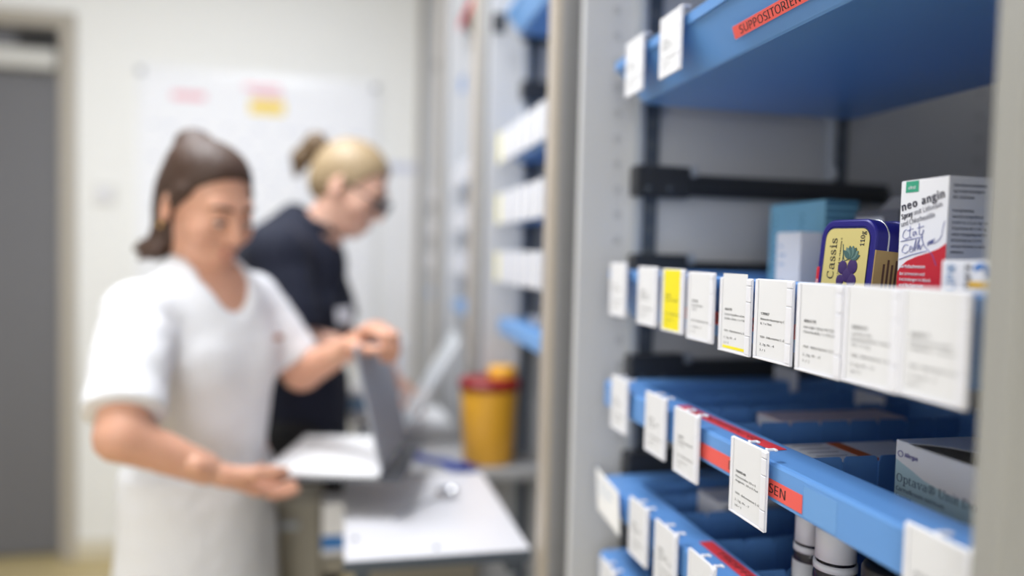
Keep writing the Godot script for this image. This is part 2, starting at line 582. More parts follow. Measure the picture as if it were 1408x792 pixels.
# ------------------------------------------------------------------ people
func nurse() -> void:
	var base := W(-0.245, -H, 1.50)
	var o := thing("person", "woman in a white short-sleeved tunic with brown tied-back hair holding an open grey binder", "person", base)
	var f := Vector3(0.70, 0, 0.71)          # where her chest faces
	var side := Vector3(f.z, 0, -f.x)          # her left
	var nk := W(-0.25, -0.045, 1.50)
	var rs := W(-0.338, -0.116, 1.38)
	var ls := W(-0.178, -0.104, 1.60)
	var re := W(-0.326, -0.292, 1.235)
	var rw := W(-0.2045, -0.362, 1.275)
	var le := W(-0.0764, -0.2542, 1.60)
	var lw := W(0.0154, -0.1899, 1.495)
	var hip := W(-0.245, -0.50, 1.50)
	var hc := W(-0.246, 0.082, 1.475)
	var hb := facing(Vector3(0.68, -0.38, 0.62), Vector3(-0.06, 1, 0.0))
	var low := W(-0.245, -H, 1.50)
	var bp := [
		limb(hip + Vector3(0, -0.02, 0), hip + Vector3(0, 0.06, 0), 0.128, 0.122, 0.03, side, 1.4),
		limb(hip + Vector3(0, 0.1, 0), W(-0.252, -0.28, 1.5), 0.11, 0.106, 0.05, side, 1.35),
		limb(W(-0.252, -0.27, 1.5), W(-0.252, -0.14, 1.5), 0.11, 0.122, 0.04, side, 1.35),
		limb(rs, ls, 0.048, 0.048, 0.05),
		limb(nk + Vector3(0, -0.03, 0), hc - hb.y * 0.08, 0.055, 0.046, 0.03),
		limb(rs, re, 0.048, 0.038, 0.02), limb(re, rw, 0.039, 0.026, 0.012),
		limb(ls, le, 0.048, 0.038, 0.02), limb(le, lw, 0.039, 0.026, 0.012)]
	for s in [-1, 1]:
		var top: Vector3 = hip + side * 0.06 * s + Vector3(0, -0.03, 0)
		var knee: Vector3 = low + side * 0.085 * s + Vector3(0, 0.42, 0) + f * 0.02
		var ankle: Vector3 = low + side * 0.09 * s + Vector3(0, 0.08, 0) - f * 0.02
		bp.append(limb(top, knee, 0.068, 0.052, 0.03))
		bp.append(limb(knee, ankle, 0.054, 0.036, 0.02))
		bp.append(limb(ankle + Vector3(0, -0.04, 0), ankle + f * 0.13 + Vector3(0, -0.05, 0), 0.034, 0.026, 0.02))
	var lists := [nets(bp, 0.014), nets(head_prims(hc, hb, nk + Vector3(0, -0.02, 0)), 0.0036)]
	var curl := [[0.9, 1.0, 0.5], [0.95, 1.05, 0.5], [1.0, 1.05, 0.5], [1.0, 1.1, 0.5]]
	lists.append(nets(hand_prims(rw, W(-0.145, -0.412, 1.335) - rw, Vector3(0.2, 0.9, -0.1), Vector3(0.2, 0.5, 0.8), [[0.1, 0.3, 0.2], [0.15, 0.35, 0.2], [0.2, 0.4, 0.25], [0.3, 0.5, 0.3]], 0.2), 0.0032))
	lists.append(nets(hand_prims(lw, W(0.0523, -0.158, 1.465) - lw, Vector3(0.3, -1, 0.2), Vector3(0.2, -0.2, 1), curl, 0.6), 0.0032))
	part("body", skin_mesh(lists, base), M.skin, o)
	face_parts(o, hc, hb, base, M.brow_brown)
	# tunic: trunk, two sleeves, open V at the neck
	var tp := [
		cone(W(-0.262, -0.675, 1.50), W(-0.257, -0.42, 1.5), 0.160, 0.140, 0.03, side, 1.3),
		limb(W(-0.257, -0.46, 1.5), W(-0.252, -0.28, 1.5), 0.132, 0.126, 0.05, side, 1.32),
		limb(W(-0.252, -0.28, 1.5), W(-0.252, -0.16, 1.5), 0.126, 0.134, 0.04, side, 1.32),
		limb(W(-0.25, -0.2, 1.5) + f * 0.062 + side * 0.055, W(-0.25, -0.21, 1.5) + f * 0.062 + side * 0.05, 0.05, 0.05, 0.06),
		limb(W(-0.25, -0.2, 1.5) + f * 0.062 - side * 0.055, W(-0.25, -0.21, 1.5) + f * 0.062 - side * 0.05, 0.05, 0.05, 0.06),
		limb(rs, ls, 0.052, 0.052, 0.05),
		limb(nk + Vector3(0, -0.06, 0), nk + Vector3(0, 0.0, 0) - f * 0.012, 0.078, 0.058, 0.06),
		limb(rs, rs.lerp(re, 0.45), 0.05, 0.055, 0.03), limb(ls, ls.lerp(le, 0.4), 0.05, 0.053, 0.03),
		cone(rs.lerp(re, 0.2), rs.lerp(re, 0.84), 0.056, 0.063, 0.02), cone(ls.lerp(le, 0.2), ls.lerp(le, 0.84), 0.055, 0.06, 0.02),
		[4, nk + Vector3(0, 0.1, 0), nk + Vector3(0, -0.02, 0) + f * 0.02, 0.05, 0.056, 0.008],
		[4, nk + Vector3(0, 0.0, 0) + f * 0.075, nk + Vector3(0, -0.070, 0) + f * 0.13, 0.054, 0.026, 0.008]]
	part("tunic", skin_mesh([nets(tp, 0.0085)], base), M.tunic, o, "white short-sleeved tunic with a V neck")
	var lp := []
	for s in [-1, 1]:
		var top: Vector3 = hip + side * 0.056 * s + Vector3(0, -0.03, 0)
		var knee: Vector3 = low + side * 0.085 * s + Vector3(0, 0.42, 0) + f * 0.02
		var cuff: Vector3 = low + side * 0.09 * s + Vector3(0, 0.06, 0) - f * 0.015
		lp.append(limb(top, knee, 0.086, 0.072, 0.03))
		lp.append(cone(knee, cuff, 0.07, 0.066, 0.02))
	part("trousers", skin_mesh([nets(lp, 0.014)], base), M.tunic, o)
	for s in [-1, 1]:
		var an: Vector3 = low + side * 0.09 * s - f * 0.02
		part("shoe", skin_mesh([nets([limb(an + Vector3(0, 0.04, 0) - f * 0.02, an + f * 0.14 + Vector3(0, 0.034, 0), 0.042, 0.036, 0.02), [3, Vector3(0, -1, 0), -0.002]], 0.01)], base), M.shoe_white, o)
	# hair: a cap with the face left free, a knot on the crown and loose ends at the nape
	var hp := func(x: float, y: float, z: float) -> Vector3: return hc + hb * Vector3(x, y, z)
	var fn := (hb * Vector3(0, -0.50, 0.78)).normalized()
	var hair := [
		egg(hp.call(0, 0.028, -0.009), Vector3(0.076, 0.084, 0.09), hb, 0.01),
		[3, fn, fn.dot(hp.call(0, 0.082, 0.064))],
		egg(hp.call(0, -0.02, -0.048), Vector3(0.06, 0.06, 0.044), hb, 0.03),
		egg(hp.call(0, 0.096, -0.068), Vector3(0.030, 0.024, 0.031), hb, 0.007),
		egg(hp.call(0.0, 0.078, -0.018), Vector3(0.05, 0.03, 0.058), hb, 0.03),
		limb(hp.call(0.068, 0.03, 0.02), hp.call(0.07, -0.0, 0.0), 0.014, 0.01, 0.012),
		limb(hp.call(-0.068, 0.03, 0.02), hp.call(-0.07, -0.0, 0.0), 0.014, 0.01, 0.012),
		limb(hp.call(0, -0.03, -0.07), W(-0.306, 0.025, 1.49), 0.036, 0.03, 0.03),
		limb(W(-0.306, 0.025, 1.49), W(-0.335, -0.002, 1.49), 0.03, 0.022, 0.02),
		limb(W(-0.335, -0.002, 1.49), W(-0.366, -0.004, 1.485), 0.018, 0.008, 0.012),
		limb(W(-0.325, -0.005, 1.46), W(-0.355, -0.022, 1.455), 0.014, 0.005, 0.012),
		limb(W(-0.32, 0.02, 1.51), W(-0.372, 0.008, 1.52), 0.013, 0.004, 0.01)]
	part("hair", skin_mesh([nets(hair, 0.005)], base), M.hair_brown, o)
	var nl := begin()
	var ring := []
	for i in 13:
		var a := PI * i / 12.0
		ring.append(nk + Vector3(0, 0.012, 0) + side * cos(a) * 0.062 + f * (sin(a) * 0.072 + 0.004) + Vector3(0, -0.052 * sin(a), 0) - base)
	tube(nl, ring, 0.0016, 6)
	part("necklace", nl, M.gold, o)
	var er := begin()
	for s in [-1, 1]: ellipsoid(er, hp.call(s * 0.08, -0.044, -0.004) - base, Vector3.ONE * 0.004, 8)
	part("earrings", er, M.gold, o)
	# small woven mark on the chest
	var em := begin()
	ellipsoid(em, W(-0.25, -0.165, 1.5) + f * 0.118 + side * 0.075 - base, Vector3(0.012, 0.006, 0.004), 10, facing(f))
	part("chest_emblem", em, M.emblem, o)

func colleague() -> void:
	var base := W(-0.10, -H, 1.93)
	var o := thing("person", "blonde woman in a navy polo shirt and dark glasses bending over the worktop behind", "person", base)
	var f := Vector3(0.955, 0, 0.297)
	var side := Vector3(f.z, 0, -f.x)
	var nk := W(-0.075, 0.045, 1.92)
	var rs := W(-0.145, -0.012, 1.775)
	var ls := W(-0.08, -0.008, 2.07)
	var re := W(-0.095, -0.205, 1.73)
	var rw := W(0.02, -0.225, 1.785)
	var le := W(0.0, -0.22, 2.10)
	var lw := W(0.10, -0.33, 2.05)
	var hip := W(-0.10, -0.42, 1.93)
	var hc := W(0.022, 0.160, 1.895)
	var hb := facing(Vector3(0.86, -0.50, 0.34), Vector3(0.22, 1, 0.0))
	var low := base
	var bp := [
		limb(hip + Vector3(0, -0.03, 0), hip + Vector3(0, 0.05, 0), 0.15, 0.14, 0.03, side, 1.45),
		limb(hip + Vector3(0, 0.08, 0), W(-0.12, -0.2, 1.93), 0.125, 0.125, 0.05, side, 1.35),
		limb(W(-0.12, -0.2, 1.93), W(-0.125, -0.07, 1.925), 0.128, 0.14, 0.05, side, 1.3),
		limb(rs, ls, 0.05, 0.05, 0.05),
		limb(nk + Vector3(0, -0.05, 0), hc - hb.y * 0.08, 0.056, 0.047, 0.03),
		limb(rs, re, 0.048, 0.038, 0.02), limb(re, rw, 0.039, 0.026, 0.012),
		limb(ls, le, 0.048, 0.038, 0.02), limb(le, lw, 0.039, 0.026, 0.012)]
	for s in [-1, 1]:
		var top: Vector3 = hip + side * 0.075 * s + Vector3(0, -0.03, 0)
		var knee: Vector3 = low + side * 0.085 * s + Vector3(0, 0.45, 0) + f * 0.02
		var ankle: Vector3 = low + side * 0.09 * s + Vector3(0, 0.08, 0) - f * 0.02
		bp.append(limb(top, knee, 0.085, 0.056, 0.03))
		bp.append(limb(knee, ankle, 0.054, 0.036, 0.02))
		bp.append(limb(ankle + Vector3(0, -0.04, 0), ankle + f * 0.13 + Vector3(0, -0.05, 0), 0.034, 0.026, 0.02))
	var lists := [nets(bp, 0.014), nets(head_prims(hc, hb, nk + Vector3(0, -0.02, 0)), 0.0042)]
	var curl := [[0.35, 0.4, 0.25], [0.4, 0.45, 0.25], [0.45, 0.45, 0.25], [0.5, 0.5, 0.25]]
	lists.append(nets(hand_prims(rw, Vector3(0.9, -0.35, -0.1), Vector3(-0.3, -1, 0), Vector3(0, 0, -1), curl, 0.3), 0.0036))
	lists.append(nets(hand_prims(lw, Vector3(0.9, -0.35, 0.1), Vector3(-0.3, -1, 0), Vector3(0, 0, 1), curl, 0.3), 0.0036))
	part("body", skin_mesh(lists, base), M.skin_pale, o)
	face_parts(o, hc, hb, base, M.brow_blond)
	var tp := [
		cone(hip + Vector3(0, -0.06, 0), hip + Vector3(0, 0.1, 0), 0.162, 0.148, 0.03, side, 1.3),
		limb(hip + Vector3(0, 0.08, 0), W(-0.122, -0.2, 1.93), 0.142, 0.142, 0.05, side, 1.3),
		limb(W(-0.122, -0.2, 1.93), W(-0.13, -0.075, 1.925), 0.145, 0.158, 0.05, side, 1.22),
		limb(W(-0.12, -0.15, 1.925) + f * 0.07 - side * 0.06, W(-0.12, -0.15, 1.925) + f * 0.07 + side * 0.06, 0.055, 0.055, 0.06),
		limb(rs, ls, 0.066, 0.066, 0.05),
		limb(nk + Vector3(0, -0.07, 0), nk + Vector3(0, 0.02, 0) - f * 0.01, 0.085, 0.066, 0.05),
		limb(rs, rs.lerp(re, 0.6), 0.066, 0.064, 0.03), limb(ls, ls.lerp(le, 0.6), 0.066, 0.064, 0.03),
		cone(rs.lerp(re, 0.3), rs.lerp(re, 0.9), 0.062, 0.064, 0.02), cone(ls.lerp(le, 0.3), ls.lerp(le, 0.9), 0.062, 0.064, 0.02),
		[4, nk + Vector3(0, 0.12, 0), nk + Vector3(0, 0.0, 0) + f * 0.03, 0.05, 0.054, 0.006]]
	part("polo_shirt", skin_mesh([nets(tp, 0.01)], base), M.navy, o, "navy short-sleeved polo shirt")
	var cl := begin()
	var ring := []
	for i in 15:
		var a := -0.35 + (PI + 0.7) * i / 14.0
		ring.append(nk + Vector3(0, 0.03, 0) + side * cos(a) * 0.064 + f * (sin(a) * 0.066 + 0.008) + Vector3(0, -0.03 * sin(a), 0) - base)
	tube(cl, ring, 0.011, 8)
	part("collar", cl, M.navy, o)
	var lp := []
	for s in [-1, 1]:
		var top: Vector3 = hip + side * 0.07 * s + Vector3(0, -0.02, 0)
		var knee: Vector3 = low + side * 0.085 * s + Vector3(0, 0.45, 0) + f * 0.02
		var cuff: Vector3 = low + side * 0.09 * s + Vector3(0, 0.05, 0) - f * 0.015
		lp.append(limb(top, knee, 0.1, 0.072, 0.03))
		lp.append(cone(knee, cuff, 0.072, 0.066, 0.02))
	part("trousers", skin_mesh([nets(lp, 0.014)], base), M.black_cloth, o, "black trousers")
	for s in [-1, 1]:
		var an: Vector3 = low + side * 0.09 * s - f * 0.02
		part("shoe", skin_mesh([nets([limb(an + Vector3(0, 0.04, 0) - f * 0.02, an + f * 0.14 + Vector3(0, 0.034, 0), 0.042, 0.036, 0.02), [3, Vector3(0, -1, 0), -0.002]], 0.01)], base), M.black_cloth, o)
	var hp := func(x: float, y: float, z: float) -> Vector3: return hc + hb * Vector3(x, y, z)
	var fn := (hb * Vector3(0, -0.42, 0.78)).normalized()
	var hair := [
		egg(hp.call(0, 0.031, -0.013), Vector3(0.078, 0.087, 0.096), hb, 0.01),
		[3, fn, fn.dot(hp.call(0, 0.074, 0.064))],
		egg(hp.call(0, -0.01, -0.06), Vector3(0.06, 0.06, 0.045), hb, 0.03)]
	part("hair", skin_mesh([nets(hair, 0.0055)], base), M.hair_blond, o)
	var tail := [
		limb(hp.call(0, 0.045, -0.105), hp.call(0, 0.05, -0.135), 0.018, 0.024, 0.012),
		limb(hp.call(0, 0.05, -0.135), hp.call(0, 0.0, -0.15), 0.026, 0.022, 0.02),
		limb(hp.call(0, 0.0, -0.15), hp.call(0, -0.04, -0.14), 0.022, 0.01, 0.02)]
	part("ponytail", skin_mesh([nets(tail, 0.005)], base), M.hair_dark_blond, o)
	# glasses
	var gl := begin()
	for s in [-1, 1]:
		var loop := []
		for i in 17:
			var a := TAU * i / 16.0
			loop.append(hp.call(s * 0.032 + cos(a) * 0.024, -0.004 + sin(a) * 0.018, 0.1 - 0.006 * absf(cos(a))) - base)
		tube(gl, loop, 0.0028, 6)
		tube(gl, [hp.call(s * 0.056, 0.002, 0.096) - base, hp.call(s * 0.078, 0.004, 0.06) - base, hp.call(s * 0.084, 0.004, 0.0) - base], 0.0025, 6)
	tube(gl, [hp.call(-0.009, 0.0, 0.101) - base, hp.call(0.009, 0.0, 0.101) - base], 0.0025, 6)
	var fr := part("glasses", gl, M.black, o, "dark-rimmed glasses")
	var ln := begin()
	for s in [-1, 1]: ellipsoid(ln, hp.call(s * 0.032, -0.004, 0.098) - base, Vector3(0.023, 0.017, 0.001), 14, hb)
	part("lens", ln, M.dark_lens, fr)
	# badge clipped at the belly
	part("name_badge", box(Vector3(-0.03, -0.02, 0), Vector3(0.03, 0.02, 0.003), 0.001, Transform3D(facing(Vector3(0.8, 0.1, 0.6)), W(0.008, -0.155, 1.845) - base)), M.card_white, o, "white name badge")
	var watch := begin()
	var wr := re.lerp(rw, 0.86)
	var wd := (rw - re).normalized()
	tube(watch, [wr - wd * 0.012 - base, wr + wd * 0.012 - base], 0.033, 14)
	part("wristband", watch, M.black, o)

# ------------------------------------------------------------------ cabinets
# near and far: the inner faces of the two side panels
func cabinet(near: float, far: float, label: String, slides: Array, detailed: bool) -> void:
	var o := thing("cabinet", label, "cabinet", W(0.62, -H, (near + far) / 2.0))
	var b := o.position
	var bot := 0.08
	var top := 2.42
	var w := func(x: float, y: float, z: float) -> Vector3: return Vector3(x, y, -z) - Vector3(b.x, 0, b.z)
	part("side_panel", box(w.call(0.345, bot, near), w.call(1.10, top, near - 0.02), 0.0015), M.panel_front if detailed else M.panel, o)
	var sp := part("side_panel", box(w.call(0.345, bot, far), w.call(1.10, top, far + 0.016), 0.0015), M.panel, o)
	part("back_panel", box(w.call(1.1001, bot, near - 0.02), w.call(1.115, top, far + 0.016), 0.0015), M.panel, o)
	part("top_panel", box(w.call(0.345, top, near - 0.02), w.call(1.115, top + 0.02, far + 0.016), 0.0015), M.panel, o)
	part("bottom_panel", box(w.call(0.345, bot - 0.02, near - 0.02), w.call(1.115, bot, far + 0.016), 0.0015), M.panel, o)
	part("plinth", box(w.call(0.38, 0, near - 0.02), w.call(1.1, bot - 0.021, far + 0.016), 0.001), M.dark_steel, o)
	# front post beyond the far side panel: beige profile with two grey gaskets
	var p0 := far + 0.016
	part("front_post", box(w.call(0.318, 0, p0 + 0.036), w.call(0.36, top + 0.02, p0 + 0.084), 0.002), M.beige, o, "beige metal front post")
	part("gasket", box(w.call(0.326, 0, p0 + 0.018), w.call(0.36, top + 0.02, p0 + 0.0355), 0.0015), M.grey_rubber if detailed else M.pale_rubber, o)
	part("gasket", box(w.call(0.334, 0, p0 + 0.001), w.call(0.36, top + 0.02, p0 + 0.0175), 0.0015), M.grey_dark_rubber if detailed else M.grey_rubber, o)
	part("gasket", box(w.call(0.322, 0, p0 + 0.0845), w.call(0.36, top + 0.02, p0 + 0.09), 0.001), M.grey_rubber, o)
	# perforated uprights on the far side panel
	for x in [[0.4395, 0.464, 0.428], [0.763, 0.789, 0.752]]:
		var st := box(w.call(x[0], bot, far - 0.0005), w.call(x[1], top, far - 0.014), 0.001)
		var up := part("upright", st, M.dark_steel, o)
		part("upright_flange", box(w.call(x[2], bot, far - 0.0005), w.call(x[0] - 0.0005, top, far - 0.02), 0.001), M.light_steel, o)
		if detailed:
			for k in 32:
				var y := 0.80 + k * 0.032
				var c: Vector3 = w.call((x[0] + x[1]) / 2.0, y, far - 0.0145)
				part("slot", box(c + Vector3(-0.004, -0.005, -0.001), c + Vector3(0.004, 0.005, 0.0009), 0.0008), M.slot_grey, up)
	if detailed:
		for k in range(-14, 18):
			var y := H + 0.2171 + k * 0.0379
			if y > 2.0 or y < 0.75: continue
			for x in [0.4 - k * 0.0012 + (0.0 if k > -9 else 0.004), 1.05]:
				var st := begin()
				var c: Vector3 = w.call(x, y, far)
				lathe(st, [[0.0001, -0.0022], [0.0028, -0.0020], [0.0030, -0.0004], [0.0030, -0.0004], [0.0044, 0.0], [0.0050, 0.0007], [0.0044, 0.0014], [0.0034, 0.0015], [0.0034, 0.0015], [0.0032, -0.0004]], 14, Transform3D(Basis(Vector3.RIGHT, PI / 2.0), c + Vector3(0, 0, 0.0001)))
				part("hole_plug", st, M.plug, sp)
	for y in slides:
		var s := begin()
		bx(s, w.call(0.424, H + y - 0.042, far - 0.0145), w.call(0.852, H + y - 0.010, far - 0.034), 0.002)
		bx(s, w.call(0.424, H + y - 0.031, far - 0.0342), w.call(0.852, H + y - 0.021, far - 0.040), 0.001)
		var sl := part("slide", s, M.black_metal, o, "black drawer slide")
		part("slide_block", box(w.call(0.4175, H + y - 0.046, far - 0.0145), w.call(0.505, H + y, far - 0.041), 0.003), M.black_metal, sl)
		if detailed:
			var c: Vector3 = w.call(0.513, H + y - 0.006, far - 0.03)
			part("slide_clip", box(c - Vector3(0.006, 0.008, 0.006), c + Vector3(0.005, 0.008, 0.006), 0.002), M.light_steel, sl)
			var c2: Vector3 = w.call(0.757, H + y + 0.004, far - 0.022)
			part("slide_clip", box(c2 - Vector3(0.005, 0.009, 0.006), c2 + Vector3(0.005, 0.009, 0.006), 0.002), M.light_steel, sl)
			for x in [0.437, 0.47]:
				var rv := begin()
				lathe(rv, [[0.0001, 0.002], [0.0035, 0.0015], [0.004, 0.0]], 10, Transform3D(Basis(Vector3.RIGHT, PI / 2.0), w.call(x, H + y - 0.034, far - 0.0411)))
				part("rivet", rv, M.dark_steel, sl)

# a tray in the frame of its front rim: x along the front, y up, z out towards the aisle
func tray_node(label: String, rim: float, near: float, far: float, group := "") -> Node3D:
	return thing("tray", label, "tray", W(0.37, rim, (near + far) / 2.0), -PI / 2.0, group)

func deep_tray(o: Node3D, len2: float, h := 0.064, m: Material = null, te := 0.052) -> void:
	var mm: Material = m if m else M.blue
	var st := begin()
	loft(st, [[len2 - 0.004, 0.196, 0.012, -0.013, 0, -0.2], [len2 - 0.001, 0.199, 0.014, -0.013, 0, -0.2], [len2, 0.2, 0.014, -0.002, 0, -0.2], [len2 - 0.002, 0.198, 0.013, 0.0, 0, -0.2], [len2 - 0.02, 0.187, 0.012, 0.0, 0, -0.2], [len2 - 0.022, 0.185, 0.012, -0.005, 0, -0.2]], 5, false, false)
	part("rim", st, mm, o)
	var b := begin()
	loft(b, [[len2 - te, 0.165, 0.014, -h, 0, -0.189], [len2 - te + 0.002, 0.167, 0.016, -h + 0.002, 0, -0.189], [len2 - 0.004, 0.196, 0.014, -0.0131, 0, -0.2], [len2 - 0.022, 0.185, 0.012, -0.0045, 0, -0.2], [len2 - te - 0.002, 0.163, 0.014, -h + 0.006, 0, -0.189], [len2 - te - 0.005, 0.16, 0.013, -h + 0.004, 0, -0.189]], 5)
	part("basin", b, mm, o)

func lip_tray(o: Node3D, len2: float, h := 0.05, m: Material = null) -> void:
	var mm: Material = m if m else M.blue
	var st := begin()
	loft(st, [[len2 - 0.003, 0.197, 0.010, -0.034, 0, -0.2], [len2 - 0.0005, 0.1995, 0.012, -0.034, 0, -0.2], [len2, 0.2, 0.012, -0.0335, 0, -0.2], [len2, 0.2, 0.012, -0.0035, 0, -0.2], [len2 - 0.001, 0.199, 0.012, -0.001, 0, -0.2], [len2 - 0.0035, 0.1965, 0.01, 0.0, 0, -0.2], [len2 - 0.042, 0.158, 0.006, 0.0012, 0, -0.2], [len2 - 0.0445, 0.1555, 0.006, -0.001, 0, -0.2], [len2 - 0.0445, 0.1555, 0.006, -0.004, 0, -0.2]], 4, false, false)
	loft(st, [[len2 - 0.0415, 0.158, 0.008, -0.003, 0, -0.2], [len2 - 0.003, 0.197, 0.010, -0.004, 0, -0.2], [len2 - 0.003, 0.197, 0.010, -0.034, 0, -0.2]], 4, false, false)
	part("rim", st, mm, o)
	var b := begin()
	loft(b, [[len2 - 0.058, 0.142, 0.008, -h, 0, -0.2], [len2 - 0.056, 0.144, 0.009, -h + 0.002, 0, -0.2], [len2 - 0.042, 0.158, 0.008, -0.0035, 0, -0.2], [len2 - 0.0445, 0.1555, 0.006, -0.0035, 0, -0.2], [len2 - 0.058, 0.142, 0.007, -h + 0.006, 0, -0.2], [len2 - 0.061, 0.139, 0.006, -h + 0.004, 0, -0.2]], 4)
	part("basin", b, mm, o)

# a plug-in partition across the tray, made of rounded tongues with a rib at each joint
func divider(o: Node3D, x: float, h: float, floor_y: float, x_from := -0.048, x_to := -0.352) -> void:
	var poly := PackedVector2Array()
	var n := 8
	var step := (x_from - x_to) / n
	poly.append(Vector2(-x_from + 0.002, floor_y))
	for i in n:
		var a := -x_from + i * step
		for p in [Vector2(a + 0.0012, h - 0.006), Vector2(a + 0.0018, h - 0.002), Vector2(a + 0.004, h), Vector2(a + step - 0.004, h), Vector2(a + step - 0.0018, h - 0.002), Vector2(a + step - 0.0012, h - 0.006)]:
			poly.append(p)
	poly.append(Vector2(-x_to - 0.002, floor_y))
	var st := begin()
	var xf := Transform3D(Basis(Vector3(0, 0, -1), Vector3(0, 1, 0), Vector3(1, 0, 0)), Vector3(x, 0, 0))
	prism(st, poly, -0.0008, 0.0008, xf)
	for i in range(1, n):
		var a := x_from - i * step
		bx(st, Vector3(x - 0.0018, floor_y, a - 0.0011), Vector3(x + 0.0022, h - 0.005, a + 0.0011), 0.0005)
	part("divider", st, M.blue, o)

# a strip of red tape with print: from x0 to x1 along the tray, its own height and turn
func tape(o: Node3D, called: String, xf: Transform3D, w: float, h: float, s: String, cap: float, sx: float, sw: float, m: Material = null) -> void:
	var t := part(called, box(Vector3(0, 0, 0), Vector3(w, h, 0.0004), 0.0001, xf), m if m else M.red_tape, o, "red tape with black print")
	var st := begin()
	txt(st, s, xf * at2(sx, (h - cap) / 2.0, 0.0005), cap, sw, "Droid Sans", false)
	part("print", st, M.ink, t)

# ------------------------------------------------------------------ label cards
func card(label: String, at: Vector3, lines: Array, opt := {}) -> Node3D:
	var o := thing("label_card", label, "label card", at, -PI / 2.0 + opt.get("turn", 0.0), opt.get("group", ""))
	var w: float = opt.get("w", 0.0565)
	var h := 0.0715
	var x0 := -w / 2.0
	var plain: bool = opt.get("plain", false)
	var st := begin()
	bx(st, Vector3(x0, 0, 0), Vector3(-x0, h, 0.0022), 0.0008)
	if not plain:
		bx(st, Vector3(x0, 0, 0.0022), Vector3(-x0, 0.0022, 0.0036), 0.0005)
		bx(st, Vector3(x0, 0.0022, 0.0022), Vector3(x0 + 0.0045, h - 0.0005, 0.0036), 0.0006)
		for seg in [[0.0022, 0.0185], [0.019, 0.0495], [0.05, 0.0645], [0.065, h - 0.001]]:
			bx(st, Vector3(-x0 - 0.0078, seg[0], 0.0022), Vector3(-x0, seg[1], 0.0040), 0.0006)
	else:
		bx(st, Vector3(x0, 0, 0.0022), Vector3(x0 + 0.004, h, 0.0036), 0.0006)
		bx(st, Vector3(-x0 - 0.007, 0, 0.0022), Vector3(-x0, h, 0.0038), 0.0006)
	part("frame", st, M.card_white, o)
	var ptop: float = h - 0.0012 + opt.get("tall", 0.0)
	var px0 := x0 + 0.0046
	var px1 := -x0 - 0.0079
	var paper := part("paper_insert", box(Vector3(px0, 0.0024, 0.0022), Vector3(px1, ptop, 0.0026), 0.0001), M.yellow if opt.get("yellow", false) else (M.pale_yellow if opt.get("pale", false) else M.paper), o)
	if opt.get("stripe", false):
		part("yellow_stripe", box(Vector3(px0 + 0.003, 0.0035, 0.0026), Vector3(px1 - 0.001, 0.0062, 0.0028), 0.0001), M.yellow, paper)
	if opt.get("clips", true) and not plain:
		for cx in [-0.004, -x0 - 0.006]:
			var c := begin()
			bx(c, Vector3(cx - 0.0022, h - 0.006, -0.0022), Vector3(cx + 0.0022, h + 0.0015, 0.0003), 0.0005)
			bx(c, Vector3(cx - 0.0018, h - 0.0008, -0.0068), Vector3(cx + 0.0018, h + 0.0012, -0.0018), 0.0006)
			bx(c, Vector3(cx - 0.0030, h - 0.0012, -0.0100), Vector3(cx + 0.0030, h + 0.0010, -0.0066), 0.0008)
			part("clip", c, M.card_white, o)
	if lines.size() > 0:
		var pr := begin()
		var left := px0 + 0.005
		var room := px1 - left - 0.001
		var ys := [0.0398, 0.0352, 0.0312, 0.0272, 0.0195, 0.0130, 0.0078]
		for i in lines.size():
			var s: String = lines[i]
			if s == "": continue
			var cap := 0.0023 if i == 0 else 0.0019
			txt(pr, s, at2(left, ys[i], 0.0027), cap, room * minf(1.0, s.length() / (22.0 if i > 0 else 17.0)), "Droid Sans", i == 0, 0.0001)
		part("print", pr, M.ink_soft, paper)
	return o

# ------------------------------------------------------------------ cartons: frame x along the front, y up, z out
func carton(called: String, label: String, at: Vector3, turn: float, size: Vector3, m: Material, group := "") -> Node3D:
	var o := thing(called, label, "carton", at, turn, group)
	var st := begin()
	bx(st, Vector3(-size.x / 2, 0, -size.z), Vector3(size.x / 2, size.y, 0), 0.0006)
	part("box_body", st, m, o)
	# tuck flap on top and the seam where it folds in
	part("top_flap", box(Vector3(-size.x / 2 + 0.0006, size.y + 0.0001, -size.z + 0.0006), Vector3(size.x / 2 - 0.0006, size.y + 0.0006, -0.0004), 0.0002), m, o)
	return o

func lines_of(st: SurfaceTool, xf: Transform3D, list: Array, cap: float, lead: float, w: float) -> void:
	for i in list.size():
		var s: String = list[i]
		txt(st, s, xf * at2(0, -i * lead), cap, minf(w, w * s.length() / 34.0), "Droid Sans", false, 0.0001)

func near_face(size: Vector3) -> Transform3D:   # the carton's end that faces the camera
	return Transform3D(Basis(Vector3(0, 0, -1), Vector3(0, 1, 0), Vector3(1, 0, 0)), Vector3(size.x / 2.0, 0, 0))

func ribbon(st: SurfaceTool, pts: Array, r: float, xf: Transform3D) -> void:
	var c := Curve2D.new()
	for i in pts.size():
		var d: Vector2 = (pts[mini(i + 1, pts.size() - 1)] - pts[maxi(i - 1, 0)]) / 6.0
		c.add_point(pts[i], -d, d)
	var q := []
	for p in c.tessellate(2, 8): q.append(xf * Vector3(p.x, p.y, 0))
	tube(st, q, r, 4)

